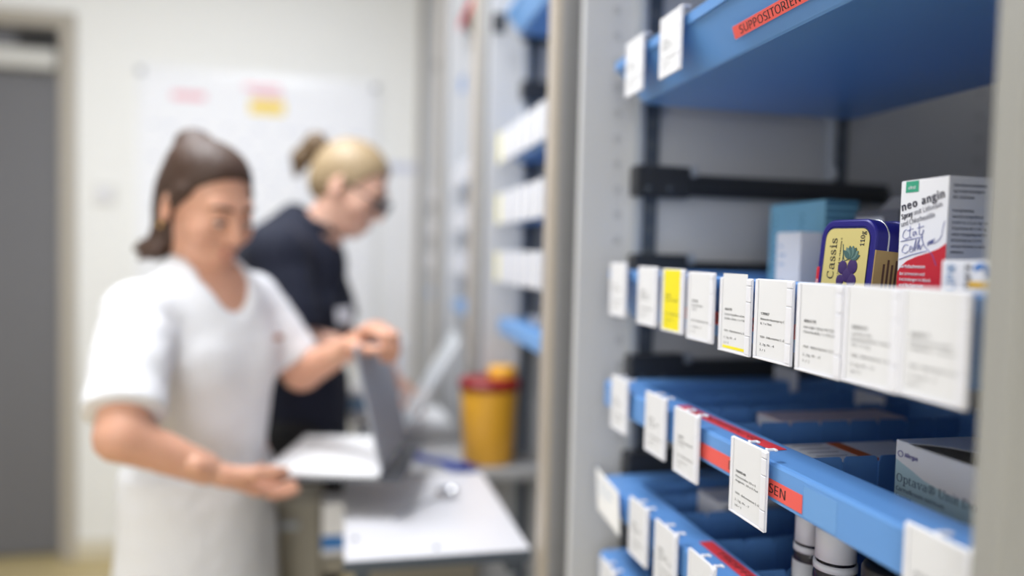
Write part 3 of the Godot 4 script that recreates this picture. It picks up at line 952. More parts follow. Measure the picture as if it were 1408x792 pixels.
func throat_spray() -> void:
	var s := Vector3(0.0505, 0.146, 0.041)
	var o := carton("carton", "tall white and red throat spray carton with blue handwriting in the middle tray", W(0.455, -0.0765, 0.509), -PI / 2, s, M.carton_white)
	part("green_tag", box(Vector3(-0.0195, 0.1365, 0), Vector3(-0.0055, s.y - 0.0003, 0.0003), 0.0001), M.green, o)
	var gp := begin()
	txt(gp, "akut", at2(-0.0165, 0.1392, 0.0004), 0.0026, 0.008)
	part("print", gp, M.carton_white, o)
	var poly := PackedVector2Array([Vector2(-0.0252, 0.0006), Vector2(0.0252, 0.0006), Vector2(0.0252, 0.0945), Vector2(0.0185, 0.0905), Vector2(0.0085, 0.0872), Vector2(-0.004, 0.0842), Vector2(-0.0145, 0.0805), Vector2(-0.0205, 0.0765), Vector2(-0.024, 0.0725), Vector2(-0.0252, 0.0695)])
	var red := begin()
	prism(red, poly, 0.0, 0.0002)
	part("red_panel", red, M.red_print, o)
	var t := begin()
	txt(t, "neo", at2(-0.0225, 0.1215, 0.0003, 0.19), 0.0064, 0.017, "Droid Sans", true)
	txt(t, "angin", at2(-0.0012, 0.1256, 0.0003, 0.19), 0.0064, 0.0235, "Droid Sans", true)
	ellipsoid(t, Vector3(-0.0036, 0.1275, 0.0003), Vector3(0.0011, 0.0011, 0.0002), 8)
	txt(t, "Spray", at2(-0.0225, 0.1148, 0.0003, 0.19), 0.0042, 0.0125, "Droid Sans", true)
	part("brand_lettering", t, M.ink_blue_black, o)
	var u := begin()
	txt(u, "mit Lidocain", at2(-0.0085, 0.1177, 0.0003, 0.19), 0.0042, 0.029)
	txt(u, "und Chlorhexidin", at2(-0.0225, 0.1085, 0.0003, 0.19), 0.0042, 0.036)
	part("lettering", u, M.grey_ink, o)
	var wh := begin()
	txt(wh, "Bei Halsschmerzen", at2(-0.022, 0.0745, 0.0003), 0.0026, 0.027, "Droid Sans", true)
	txt(wh, "Bei Schmerzen und", at2(-0.022, 0.0685, 0.0003), 0.0026, 0.027)
	txt(wh, "Entzündungen im Mund-", at2(-0.022, 0.0638, 0.0003), 0.0026, 0.034)
	txt(wh, "und Rachenraum", at2(-0.022, 0.0592, 0.0003), 0.0026, 0.026)
	part("print", wh, M.carton_white, o)
	# pen: two underlined words, a long tail
	var p := begin()
	var z := at2(0, 0, 0.0003)
	ribbon(p, [Vector2(-0.0135, 0.1045), Vector2(-0.018, 0.106), Vector2(-0.0205, 0.101), Vector2(-0.0175, 0.0985), Vector2(-0.0135, 0.1)], 0.00022, z)
	ribbon(p, [Vector2(-0.0125, 0.109), Vector2(-0.0128, 0.1), Vector2(-0.0105, 0.1)], 0.00022, z)
	ribbon(p, [Vector2(-0.0145, 0.1055), Vector2(-0.009, 0.1068)], 0.00022, z)
	ribbon(p, [Vector2(-0.0065, 0.1045), Vector2(-0.0092, 0.1035), Vector2(-0.0085, 0.1005), Vector2(-0.0062, 0.104), Vector2(-0.005, 0.1012)], 0.00022, z)
	ribbon(p, [Vector2(-0.003, 0.111), Vector2(-0.0026, 0.102), Vector2(0.0, 0.1022)], 0.00022, z)
	ribbon(p, [Vector2(-0.005, 0.1068), Vector2(0.002, 0.1085)], 0.00022, z)
	ribbon(p, [Vector2(-0.0225, 0.0965), Vector2(-0.008, 0.0985), Vector2(0.0015, 0.1)], 0.00026, z)
	ribbon(p, [Vector2(-0.014, 0.0932), Vector2(-0.018, 0.0935), Vector2(-0.0205, 0.0885), Vector2(-0.0165, 0.0868), Vector2(-0.0135, 0.0888)], 0.00022, z)
	ribbon(p, [Vector2(-0.0125, 0.0895), Vector2(-0.0095, 0.091), Vector2(-0.0115, 0.0925), Vector2(-0.0122, 0.0885), Vector2(-0.0088, 0.0885), Vector2(-0.0055, 0.098), Vector2(-0.0068, 0.0885), Vector2(-0.002, 0.0985), Vector2(-0.0038, 0.0895), Vector2(-0.0015, 0.0935), Vector2(-0.0012, 0.0895), Vector2(0.002, 0.0945)], 0.00022, z)
	ribbon(p, [Vector2(0.002, 0.1055), Vector2(0.0005, 0.0995), Vector2(0.0035, 0.0925), Vector2(0.009, 0.088), Vector2(0.013, 0.084), Vector2(0.0165, 0.077)], 0.0003, z)
	ribbon(p, [Vector2(0.006, 0.0945), Vector2(0.009, 0.0965), Vector2(0.0065, 0.0925), Vector2(0.011, 0.0975), Vector2(0.0095, 0.0935), Vector2(0.0135, 0.0985), Vector2(0.0115, 0.0945), Vector2(0.017, 0.0965), Vector2(0.0205, 0.1005), Vector2(0.0212, 0.106), Vector2(0.0228, 0.1115)], 0.00022, z)
	ribbon(p, [Vector2(-0.0235, 0.0815), Vector2(-0.01, 0.0855), Vector2(0.006, 0.0885)], 0.00026, z)
	part("handwriting", p, M.pen_blue, o, "blue pen handwriting")
	var e := begin()
	var nf := near_face(s)
	lines_of(e, nf * at2(0.004, 0.1385, 0.0002), ["Schmerzlindernde antibakterielle", "ung von akuten Entzündungen im", "Mund- und Rachenraum"], 0.0023, 0.0046, 0.033)
	lines_of(e, nf * at2(0.004, 0.119, 0.0002), ["Dosierung/Anwendung:", "Erwachsene und Jugendliche ab", "12 Jahre: bis zu 4x pro Tag 3 bis", "10 Sprühstösse alle 2-3 Std. Tag", "nehmen. Packungsbeilage beachten.", "Bei Raumtemperatur (15-25°C)", "und ausser Reichweite von Kinder", "aufbewahren."], 0.0021, 0.0046, 0.034)
	lines_of(e, nf * at2(0.004, 0.077, 0.0002), ["Zyma Pfl.", "", "Charge: 17.2 E.6. 4654-2"], 0.0021, 0.0046, 0.034)
	lines_of(e, nf * at2(0.004, 0.058, 0.0002), ["Zusammensetzung: 1 ml enthält"], 0.0023, 0.0046, 0.036)
	part("side_print", e, M.grey_ink_dark, o)

func lip_cream() -> void:
	var s := Vector3(0.0415, 0.0805, 0.022)
	var o := carton("carton", "small white cream carton with blue swoosh and yellow strip before the throat spray", W(0.415, -0.0765, 0.4238), -PI / 2, s, M.carton_white)
	var t := begin()
	txt(t, "ZOVIRAX LIP®", at2(-0.0085, 0.024, 0.0003, PI / 2), 0.0068, 0.0545)
	part("lettering", t, M.pale_blue_ink, o)
	var u := begin()
	txt(u, "Crème 50 mg/g", at2(0.0035, 0.0255, 0.0003, PI / 2), 0.0045, 0.053)
	part("dose_print", u, M.ink_soft, o)
	bx(u, Vector3(-0.0065, 0.02, 0), Vector3(-0.006, 0.079, 0.0003), 0.0001)
	var p := PackedVector2Array()
	for i in 13:
		var a := -0.5 + 3.2 * i / 12.0
		p.append(Vector2(0.0125 + 0.0068 * cos(a), 0.0728 + 0.0066 * sin(a)))
	for i in 13:
		var a := 2.7 - 3.2 * i / 12.0
		p.append(Vector2(0.0125 + 0.0034 * cos(a), 0.0718 + 0.0038 * sin(a)))
	var sw := begin()
	prism(sw, p, 0, 0.0003)
	part("swoosh", sw, M.blue_print, o)
	part("yellow_strip", box(Vector3(0.003, 0.0625, 0), Vector3(s.x / 2 - 0.0008, 0.067, 0.0003), 0.0001), M.ochre, o)

# a lidded pastille tin standing on its short side: x across, y up, z out
func tin(label: String, at: Vector3, lean: Basis, full: bool) -> void:
	var o := thing("tin", label, "tin", at, 0.0, "blue blackcurrant pastille tins")
	o.basis = lean
	var hx := 0.0385
	var hy := 0.059
	var stand := Transform3D(Basis(Vector3.RIGHT, PI / 2.0), Vector3(0, hy, 0))   # loft's y becomes z
	var b := begin()
	loft(b, [[hx - 0.002, hy - 0.002, 0.016, -0.0345], [hx - 0.0006, hy - 0.0006, 0.0175, -0.0335], [hx - 0.0006, hy - 0.0006, 0.0175, -0.0135]], 8, true, true, stand)
	part("tin_body", b, M.tin_blue, o)
	var r := begin()
	loft(r, [[hx - 0.0006, hy - 0.0006, 0.0175, -0.0138], [hx + 0.0004, hy + 0.0004, 0.0185, -0.0134], [hx + 0.0004, hy + 0.0004, 0.0185, -0.0122], [hx - 0.0006, hy - 0.0006, 0.0175, -0.0118]], 8, false, false, stand)
	part("lid_edge", r, M.bright_steel, o)
	var l := begin()
	loft(l, [[hx, hy, 0.018, -0.0119], [hx, hy, 0.018, -0.002], [hx - 0.0007, hy - 0.0007, 0.0175, -0.0006], [hx - 0.0022, hy - 0.0022, 0.016, 0.0], [hx - 0.0065, hy - 0.0065, 0.0125, 0.0], [hx - 0.0072, hy - 0.0072, 0.0118, -0.0006]], 8, true, true, stand)
	var lid := part("lid", l, M.tin_blue, o)
	var rim := begin()
	loft(rim, [[hx - 0.0078, hy - 0.0078, 0.0112, -0.0007], [hx - 0.0078, hy - 0.0078, 0.0112, -0.0003], [hx - 0.0082, hy - 0.0082, 0.0108, -0.0003]], 8, true, true, stand)
	part("label_border", rim, M.ink_blue_black, lid)
	var g := begin()
	loft(g, [[hx - 0.0086, hy - 0.0086, 0.0105, -0.0006], [hx - 0.0086, hy - 0.0086, 0.0105, -0.0001]], 8, true, true, stand)
	part("gold_label", g, M.gold_label, lid, "gold paper label")
	# everything on the label is printed sideways, reading upwards
	var q := Transform3D(Basis(), Vector3(0, hy, 0.0001))
	var t := begin()
	txt(t, "Cassis", q * at2(-0.0130, 0.0035, 0, PI / 2), 0.0095, 0.038, "Droid Serif")
	txt(t, "110g", q * at2(0.0240, 0.0345, 0, PI / 2), 0.0056, 0.0135, "Droid Serif", true)
	part("lettering", t, M.ink_olive, lid)
	var t2 := begin()
	txt(t2, "Pastilles au Pur Jus et à la vitamine C", q * at2(-0.0062, -0.018, 0, PI / 2), 0.0020, 0.06, "Droid Serif")
	bx(t2, Vector3(-0.0088, hy - 0.03, 0), Vector3(-0.0085, hy + 0.047, 0.0003), 0.0001)
	part("small_print", t2, M.ink_olive, lid)
	if full:
		for c in [[0.0015, 0.0075, 0.0058], [0.013, 0.0085, 0.0062], [0.0075, 0.0015, 0.006], [0.0, -0.003, 0.005], [0.0135, -0.0025, 0.0058]]:
			var be := begin()
			ellipsoid(be, q * Vector3(c[0] * 1.15 - 0.003, c[1] * 1.15 + 0.006, 0.0001), Vector3(c[2] * 1.1, c[2] * 1.1, 0.0005), 14)
			part("printed_berry", be, M.berry, lid)
		var rng := RandomNumberGenerator.new()
		rng.seed = 4
		for i in 7:
			var a := 0.5 + i * 0.36
			var le := begin()
			var lp := PackedVector2Array()
			for k in 9:
				var u := k / 8.0
				lp.append(Vector2(u * 0.0122, 0.0025 * sin(PI * u) + 0.0003))
			for k in range(8, -1, -1):
				var u := k / 8.0
				lp.append(Vector2(u * 0.0122, -0.0025 * sin(PI * u) - 0.0003))
			prism(le, lp, 0.0, 0.0004, q * at2(0.0085, 0.0225, 0.00012 * i, a - 0.2))
			part("printed_leaf", le, M.leaf_a if i % 2 == 0 else M.leaf_b, lid)
		var stem := begin()
		ribbon(stem, [Vector2(-0.004, 0.036), Vector2(-0.0025, 0.027), Vector2(0.001, 0.021), Vector2(0.0105, 0.0255)], 0.0004, q)
		ribbon(stem, [Vector2(-0.0025, 0.027), Vector2(-0.0025, 0.02)], 0.0004, q)
		part("printed_stem", stem, M.leaf_a, lid)
	# red corner flash on the lid and the gold seal wrapped round the near end
	var fl := begin()
	bx(fl, Vector3(-hx - 0.0004, hy - 0.025, -0.011), Vector3(-hx + 0.0045, hy + 0.014, 0.0003), 0.0006)
	var flash := part("red_flash", fl, M.red_print, o)
	var ft := begin()
	txt(ft, "Dr. Wild", at2(-hx + 0.0033, hy - 0.02, 0.0004, PI / 2), 0.0022, 0.022, "Droid Serif", true)
	part("print", ft, M.carton_white, flash)
	if full:
		var se := part("gold_seal", box(Vector3(hx - 0.0007, 0.0545, -0.0325), Vector3(hx + 0.0006, 0.0905, -0.0005), 0.0003), M.gold_seal, o)
		var sp := begin()
		for k in 4:
			bx(sp, Vector3(hx + 0.0006, 0.056, -0.024 + k * 0.0042), Vector3(hx + 0.0009, 0.083 - 0.004 * (k % 2), -0.0218 + k * 0.0042), 0.0002)
		part("seal_figure", sp, M.seal_brown, se)

func eye_drops() -> void:
	var s := Vector3(0.095, 0.0745, 0.078)
	var o := thing("carton", "white and pale blue eye drop carton with its top torn open", "carton", W(0.452, -0.2195, 0.475), -PI / 2)
	var x0 := -s.x / 2
	var st := begin()
	bx(st, Vector3(x0, 0, -0.0006), Vector3(-x0, s.y, 0), 0.0003)
	bx(st, Vector3(x0, 0, -s.z), Vector3(-x0, s.y, -s.z + 0.0006), 0.0003)
	bx(st, Vector3(x0, 0, -s.z + 0.0006), Vector3(x0 + 0.0006, s.y, -0.0006), 0.0003)
	bx(st, Vector3(-x0 - 0.0006, 0, -s.z + 0.0006), Vector3(-x0, s.y, -0.0006), 0.0003)
	bx(st, Vector3(x0, 0, -s.z + 0.0006), Vector3(-x0, 0.0006, -0.0006), 0.0003)
	part("box_body", st, M.carton_white, o)
	var tp := begin()
	prism(tp, PackedVector2Array([Vector2(x0, 0.0005), Vector2(x0 + 0.014, 0.0005), Vector2(x0 + 0.019, 0.012), Vector2(x0 + 0.032, 0.026), Vector2(x0 + 0.055, 0.038), Vector2(x0 + 0.08, 0.044), Vector2(-x0, 0.046), Vector2(-x0, s.z), Vector2(x0, s.z)]), 0, 0.0006, Transform3D(Basis(Vector3(1, 0, 0), Vector3(0, 0, -1), Vector3(0, 1, 0)), Vector3(0, s.y, 0)))
	part("torn_top", tp, M.carton_white, o)
	for k in 4:
		var vi := begin()
		bx(vi, Vector3(x0 + 0.008 + k * 0.02, 0.0008, -s.z + 0.004), Vector3(x0 + 0.024 + k * 0.02, 0.052, -0.004), 0.002)
		part("dose_strip", vi, M.carton_grey, o)
	# pale blue field whose top edge falls away to the right
	var p := PackedVector2Array([Vector2(-s.x / 2 + 0.0005, 0.0005), Vector2(s.x / 2 - 0.0005, 0.0005), Vector2(s.x / 2 - 0.0005, 0.0455), Vector2(0.0385, 0.0455), Vector2(0.0035, 0.0465), Vector2(-0.0165, 0.0495), Vector2(-0.0315, 0.0545), Vector2(-s.x / 2 + 0.0005, 0.0592)])
	var f := begin()
	prism(f, p, 0, 0.0002)
	part("blue_field", f, M.pale_teal, o)
	# the flap's tongue
	var tg := begin()
	prism(tg, PackedVector2Array([Vector2(-0.0275, 0.0738), Vector2(-0.0225, 0.0668), Vector2(-0.0165, 0.0592), Vector2(-0.0055, 0.0545), Vector2(0.0125, 0.0522), Vector2(s.x / 2 - 0.001, 0.0515), Vector2(s.x / 2 - 0.001, 0.0738)]), 0.0002, 0.0011)
	part("tongue", tg, M.carton_white, o)
	var t := begin()
	txt(t, "Optava® Unit Dose", at2(-0.045, 0.0412, 0.0003), 0.0068, 0.088, "Droid Serif")
	part("brand_lettering", t, M.ink_slate, o)
	var u := begin()
	txt(u, "Carmellosum natricum", at2(-0.045, 0.0338, 0.0003), 0.0036, 0.05)
	txt(u, "5 mg/ml", at2(-0.045, 0.0276, 0.0003), 0.0036, 0.0165)
	part("lettering", u, M.ink_slate, o)
	var v := begin()
	txt(v, "Allergan", at2(-0.0375, 0.063, 0.0003), 0.0034, 0.014, "Droid Sans", true)
	part("maker_lettering", v, M.ink_violet, o)
	var ring := begin()
	var lp := []
	for i in 13: lp.append(Vector3(-0.042 + 0.0028 * cos(TAU * i / 12.0), 0.0645 + 0.0024 * sin(TAU * i / 12.0), 0.0003))
	tube(ring, lp, 0.00035, 5)
	part("maker_mark", ring, M.ink_violet, o)

func bottle(label: String, at: Vector3, r: float, h: float, brown: bool) -> void:
	var o := thing("medicine_bottle", label, "bottle", at)
	var b := begin()
	lathe(b, [[0.0001, 0], [r - 0.002, 0], [r, 0.002], [r, h * 0.62], [r * 0.92, h * 0.68], [r * 0.62, h * 0.75], [r * 0.55, h * 0.77], [r * 0.55, h * 0.82], [0.0001, h * 0.82]], 28)
	part("bottle_body", b, M.amber if brown else M.bottle_dark, o)
	var l := begin()
	lathe(l, [[r + 0.0002, h * 0.1], [r + 0.0004, h * 0.1], [r + 0.0004, h * 0.58], [r + 0.0002, h * 0.58]], 28)
	part("paper_label", l, M.paper, o)
	if brown:
		var c := begin()
		lathe(c, [[r * 0.75, h * 0.78], [r * 0.8, h * 0.785], [r * 0.8, h * 0.95], [r * 0.72, h * 0.99], [r * 0.5, h], [0.0001, h]], 28)
		part("cap", c, M.black, o)
	else:
		var c := begin()
		lathe(c, [[r * 0.86, h * 0.74], [r * 0.93, h * 0.745], [r * 0.93, h * 0.97], [r * 0.86, h], [0.0001, h]], 28)
		part("cap", c, M.cap_white, o)
		var k := begin()
		lathe(k, [[r * 0.9, h * 0.66], [r * 1.0, h * 0.665], [r * 1.0, h * 0.715], [r * 0.9, h * 0.72]], 28)
		part("neck_band", k, M.cap_white, o)

# ------------------------------------------------------------------ worktop things
func binder() -> void:
	var hn := W(0.0777, -0.405, 1.3454)
	var v := (W(0.1486, -0.405, 1.6355) - hn).normalized()
	var up := Vector3.UP
	var u := up.cross(v).normalized()
	if u.x > 0: u = -u
	var o := thing("ring_binder", "open grey ring binder with white pages held over the worktop by the woman in white", "binder", hn)
	var flat := Transform3D(Basis(u, up, v if u.cross(up).dot(v) > 0 else -v), Vector3.ZERO)
	var sg := 1.0 if flat.basis.z.dot(v) > 0 else -1.0
	var st := begin()
	bx(st, Vector3(0.0, -0.012, 0), Vector3(0.232, -0.0085, sg * 0.3), 0.001, flat)
	part("lower_cover", st, M.binder_dark, o)
	var pg := begin()
	bx(pg, Vector3(0.008, -0.008, sg * 0.012), Vector3(0.222, 0.0, sg * 0.288), 0.001, flat)
	part("page_stack", pg, M.paper_bright, o)
	var top := W(0.0324, -0.1775, 1.385) - hn
	var wdir := (top - v * top.dot(v)).normalized()
	var nrm := v.cross(wdir).normalized()
	var cv := begin()
	var cf := Transform3D(Basis(wdir, nrm, wdir.cross(nrm)), Vector3.ZERO)
	var s2 := 1.0 if cf.basis.z.dot(v) > 0 else -1.0
	bx(cv, Vector3(0.005, -0.002, 0), Vector3(0.24, 0.002, s2 * 0.3), 0.001, cf)
	part("raised_cover", cv, M.binder_grey, o)
	var sp := begin()
	bx(sp, Vector3(-0.036, -0.0125, 0), Vector3(-0.001, -0.0095, sg * 0.3), 0.001, flat)
	part("spine", sp, M.binder_dark, o)
	var rg := begin()
	for t in [0.12, 0.2]:
		var pts := []
		for i in 9:
			var a := PI * i / 8.0
			pts.append(v * t + u * (0.012 + 0.018 * cos(a)) + up * (-0.004 + 0.02 * sin(a)))
		tube(rg, pts, 0.0015, 6)
	part("ring", rg, M.bright_steel, o)

func bin() -> void:
	var o := thing("sharps_bin", "yellow plastic sharps bin with a dark red lid and yellow cap on the worktop", "bin", W(0.346, -0.485, 1.706))
	var b := begin()
	lathe(b, [[0.0001, 0], [0.054, 0], [0.060, 0.004], [0.068, 0.178], [0.068, 0.178], [0.064, 0.178]], 32)
	part("bin_body", b, M.bin_yellow, o)
	var l := begin()
	lathe(l, [[0.067, 0.172], [0.0725, 0.173], [0.073, 0.188], [0.073, 0.188], [0.069, 0.194], [0.05, 0.198], [0.05, 0.198], [0.0001, 0.198]], 32)
	part("lid", l, M.bin_red, o)
	var c := begin()
	lathe(c, [[0.034, 0.1982], [0.034, 0.217], [0.034, 0.217], [0.031, 0.222], [0.0001, 0.224]], 24, Transform3D(Basis(), Vector3(0.031, 0, -0.004)))
	part("lid_cap", c, M.bin_yellow, o)

func worktop() -> void:
	var o := thing("pull_out_shelf", "white pull-out shelf at the side of the cabinets in front of the yellow bin", "shelf", W(0.17, -0.485, 1.39))
	var b := o.position
	part("board", box(W(0.012, -0.503, 1.172) - b, W(0.314, -0.485, 1.615) - b, 0.002), M.laminate, o)
	part("edge_band", box(W(0.010, -0.504, 1.1695) - b, W(0.314, -0.486, 1.1718) - b, 0.0008), M.dark_steel, o)
	for x in [0.03, 0.16]:
		var k := begin()
		lathe(k, [[0.0001, 0.003], [0.0035, 0.0025], [0.005, 0.0]], 12, Transform3D(Basis(), W(x, -0.485, 1.2 + (0.06 if x < 0.1 else 0.0)) - b))
		part("screw_cap", k, M.dark_steel, o)
	for x in [0.04, 0.29]:
		part("runner", box(W(x - 0.012, -0.53, 1.19) - b, W(x + 0.012, -0.504, 1.61) - b, 0.001), M.dark_steel, o)
	var d := thing("base_cabinet", "grey base cabinet with a grey top carrying the yellow bin and papers", "cabinet", W(0.185, -H, 2.03))
	b = d.position
	part("top", box(W(0.045, -0.510, 1.618) - b, W(0.314, -0.485, 2.62) - b, 0.002), M.grey_laminate, d)
	part("niche_top", box(W(0.3145, -0.510, 1.618) - b, W(0.46, -0.485, 1.784) - b, 0.002), M.grey_laminate, d)
	part("carcass", box(W(0.062, -1.22, 1.64) - b, W(0.314, -0.511, 2.6) - b, 0.002), M.khaki_grey, d)
	part("plinth", box(W(0.09, -1.3, 1.66) - b, W(0.314, -1.221, 2.58) - b, 0.002), M.dark_steel, d)
	for k in 3:
		var z0 := 1.65 + k * 0.316
		var dr := part("door", box(W(0.047, -1.2, z0) - b, W(0.061, -0.53, z0 + 0.31) - b, 0.002), M.khaki_grey, d)
		part("handle", box(W(0.039, -0.62, z0 + 0.02) - b, W(0.0465, -0.56, z0 + 0.03) - b, 0.002), M.light_steel, dr)
	# spoon on the white board
	var s0 := W(0.10, -0.4835, 1.337)
	var s1 := W(0.213, -0.4825, 1.455)
	var sp := thing("spoon", "metal spoon lying on the white pull-out shelf", "spoon", s0)
	var dir := (s1 - s0).normalized()
	var hs := begin()
	var path := []
	for i in 9:
		var t := i / 8.0
		path.append(dir * (s1 - s0).length() * 0.86 * t + Vector3(0, 0.002 + 0.004 * sin(PI * t * 0.8), 0))
	tube(hs, path, 0.0024, 8)
	part("spoon_handle", hs, M.bright_steel, sp)
	var bw := begin()
	var bb := Basis(dir, Vector3.UP, dir.cross(Vector3.UP)).orthonormalized()
	var prof := []
	for i in 7:
		var a := PI * 0.5 * i / 6.0
		prof.append([sin(a), -cos(a)])
	for i in 7:
		var a := PI * 0.5 * (6 - i) / 6.0
		prof.append([sin(a) * 0.93, -cos(a) * 0.9])
	lathe(bw, prof, 24, Transform3D(bb * Basis.from_scale(Vector3(0.026, 0.010, 0.0185)), s1 - s0 + Vector3(0, 0.010, 0)))
	part("spoon_bowl", bw, M.spoon_steel, sp)
	# dark blue strap by the bin
	var q := thing("tourniquet_strap", "dark blue elastic strap lying on the grey worktop beside the bin", "strap", W(0.19, -0.485, 1.74))
	b = q.position
	var ss := begin()
	var cv := Curve3D.new()
	for p in [W(0.172, -0.4835, 1.765), W(0.20, -0.4835, 1.72), W(0.232, -0.482, 1.70), W(0.27, -0.4835, 1.62), W(0.305, -0.4835, 1.64)]: cv.add_point(p - b, Vector3(-0.012, 0, 0.006), Vector3(0.012, 0, -0.006))
	var pp := cv.tessellate(3, 6)
	for i in pp.size() - 1:
		var a: Vector3 = pp[i]
		var c: Vector3 = pp[i + 1]
		var dd := (c - a).normalized()
		var nn := dd.cross(Vector3.UP).normalized() * 0.017
		var t := Vector3(0, 0.004, 0)
		quad(ss, a - nn + t, a + nn + t, c + nn + t, c - nn + t, Vector3.UP)
		quad(ss, a - nn, a + nn, c + nn, c - nn, Vector3.DOWN)
		quad(ss, a + nn, c + nn, c + nn + t, a + nn + t, nn)
		quad(ss, a - nn, c - nn, c - nn + t, a - nn + t, -nn)
	part("band", ss, M.navy_plastic, q)
	part("buckle", box(Vector3(-0.016, 0.004, -0.014), Vector3(0.016, 0.014, 0.014), 0.003, Transform3D(Basis(Vector3.UP, 0.5), W(0.275, -0.4835, 1.632) - b)), M.navy_plastic, q)
	# papers and small packs further back on the worktop
	var pl := thing("paper_stack", "stack of white papers on the grey worktop behind the yellow bin", "papers", W(0.2, -0.485, 2.1))
	b = pl.position
	for k in 5:
		var st := begin()
		bx(st, Vector3(-0.105, 0.0004 + k * 0.003, -0.148), Vector3(0.105, 0.003 + k * 0.003, 0.148), 0.0004, Transform3D(Basis(Vector3.UP, 0.05 * sin(k * 2.1)), Vector3(0.006 * sin(k * 1.7), 0, 0.005 * cos(k * 2.3))))
		part("sheet", st, M.paper_bright, pl)
	var pk := thing("carton", "small pale blue and white carton on the worktop behind the raised binder cover", "carton", W(0.06, -0.485, 2.2))
	part("box_body", box(Vector3(-0.04, 0.0003, -0.05), Vector3(0.04, 0.085, 0.05), 0.001), M.carton_white, pk)
	part("blue_band", box(Vector3(-0.0404, 0.03, -0.0504), Vector3(0.0404, 0.07, 0.0504), 0.001), M.pale_blue_ink, pk)
	var wb := thing("dispenser_box", "white box standing on the worktop behind the woman in navy", "box", W(0.13, -0.485, 2.42))
	part("box_body", box(Vector3(-0.075, 0.0003, -0.06), Vector3(0.075, 0.21, 0.06), 0.003), M.card_white, wb)
	part("slot_front", box(Vector3(-0.05, 0.03, 0.0602), Vector3(0.05, 0.07, 0.062), 0.0005), M.paper_lilac, wb)
	# clear sleeve with sheets leaning against the bin
	var fo := thing("document_sleeve", "pale grey plastic document sleeve leaning up behind the yellow bin", "sleeve", W(0.27, -0.46, 1.9))
	var e0 := W(0.150, -0.470, 1.93)
	var e1 := W(0.296, -0.212, 1.90)
	var ax := (e1 - e0).normalized()
	var sf := Transform3D(Basis(ax, ax.cross(Vector3(0, 0, 1)).normalized(), Vector3(0, 0, 1)).orthonormalized(), e0 - fo.position)
	part("sheet_pack", box(Vector3(-0.0, -0.002, -0.086), Vector3(0.290, 0.002, 0.086), 0.0015, sf), M.paper_lilac, fo)
	part("plastic_cover", box(Vector3(-0.002, -0.0035, -0.090), Vector3(0.300, -0.0022, 0.090), 0.0005, sf), M.sleeve_grey, fo)
	# trolley between the two women
	var tr := thing("drawer_trolley", "grey-brown drawer trolley standing below the open binder", "trolley", W(-0.11, -H, 1.60))
	b = tr.position
	part("carcass", box(W(-0.19, -1.2, 1.66) - b, W(-0.03, -0.53, 1.735) - b, 0.004), M.khaki_grey, tr)
	for k in 3:
		var y0 := -1.18 + k * 0.215
		var dr := part("drawer", box(W(-0.186, y0, 1.645) - b, W(-0.034, y0 + 0.208, 1.6595) - b, 0.003), M.khaki_light, tr)
		part("handle", box(W(-0.14, y0 + 0.15, 1.632) - b, W(-0.08, y0 + 0.162, 1.6445) - b, 0.002), M.light_steel, dr)
	part("side_tray", box(W(-0.0295, -0.632, 1.53) - b, W(0.03, -0.624, 1.625) - b, 0.002), M.khaki_light, tr)
	part("tray_bracket", box(W(-0.0295, -0.70, 1.626) - b, W(0.03, -0.6245, 1.70) - b, 0.002), M.khaki_light, tr)
	for x in [-0.17, -0.05]:
		for z in [1.67, 1.72]:
			var c := begin()
			lathe(c, [[0.0001, -0.01], [0.024, -0.01], [0.027, -0.006], [0.027, 0.006], [0.024, 0.01], [0.0001, 0.01]], 16, Transform3D(Basis(Vector3.BACK, PI / 2.0), W(x, -1.272, z) - b))
			bx(c, W(x - 0.008, -1.26, z - 0.008) - b, W(x + 0.008, -1.2005, z + 0.008) - b, 0.002)
			part("castor", c, M.black, tr)
	var bo := thing("carton", "white carton with a blue lower band on the drawer trolley's side shelf", "carton", W(-0.004, -0.6238, 1.576))
	part("box_body", box(Vector3(-0.026, 0.0002, -0.035), Vector3(0.026, 0.108, 0.035), 0.001), M.carton_white, bo)
	part("blue_band", box(Vector3(-0.0264, 0.012, -0.0354), Vector3(0.0264, 0.042, 0.0354), 0.001), M.blue_print, bo)

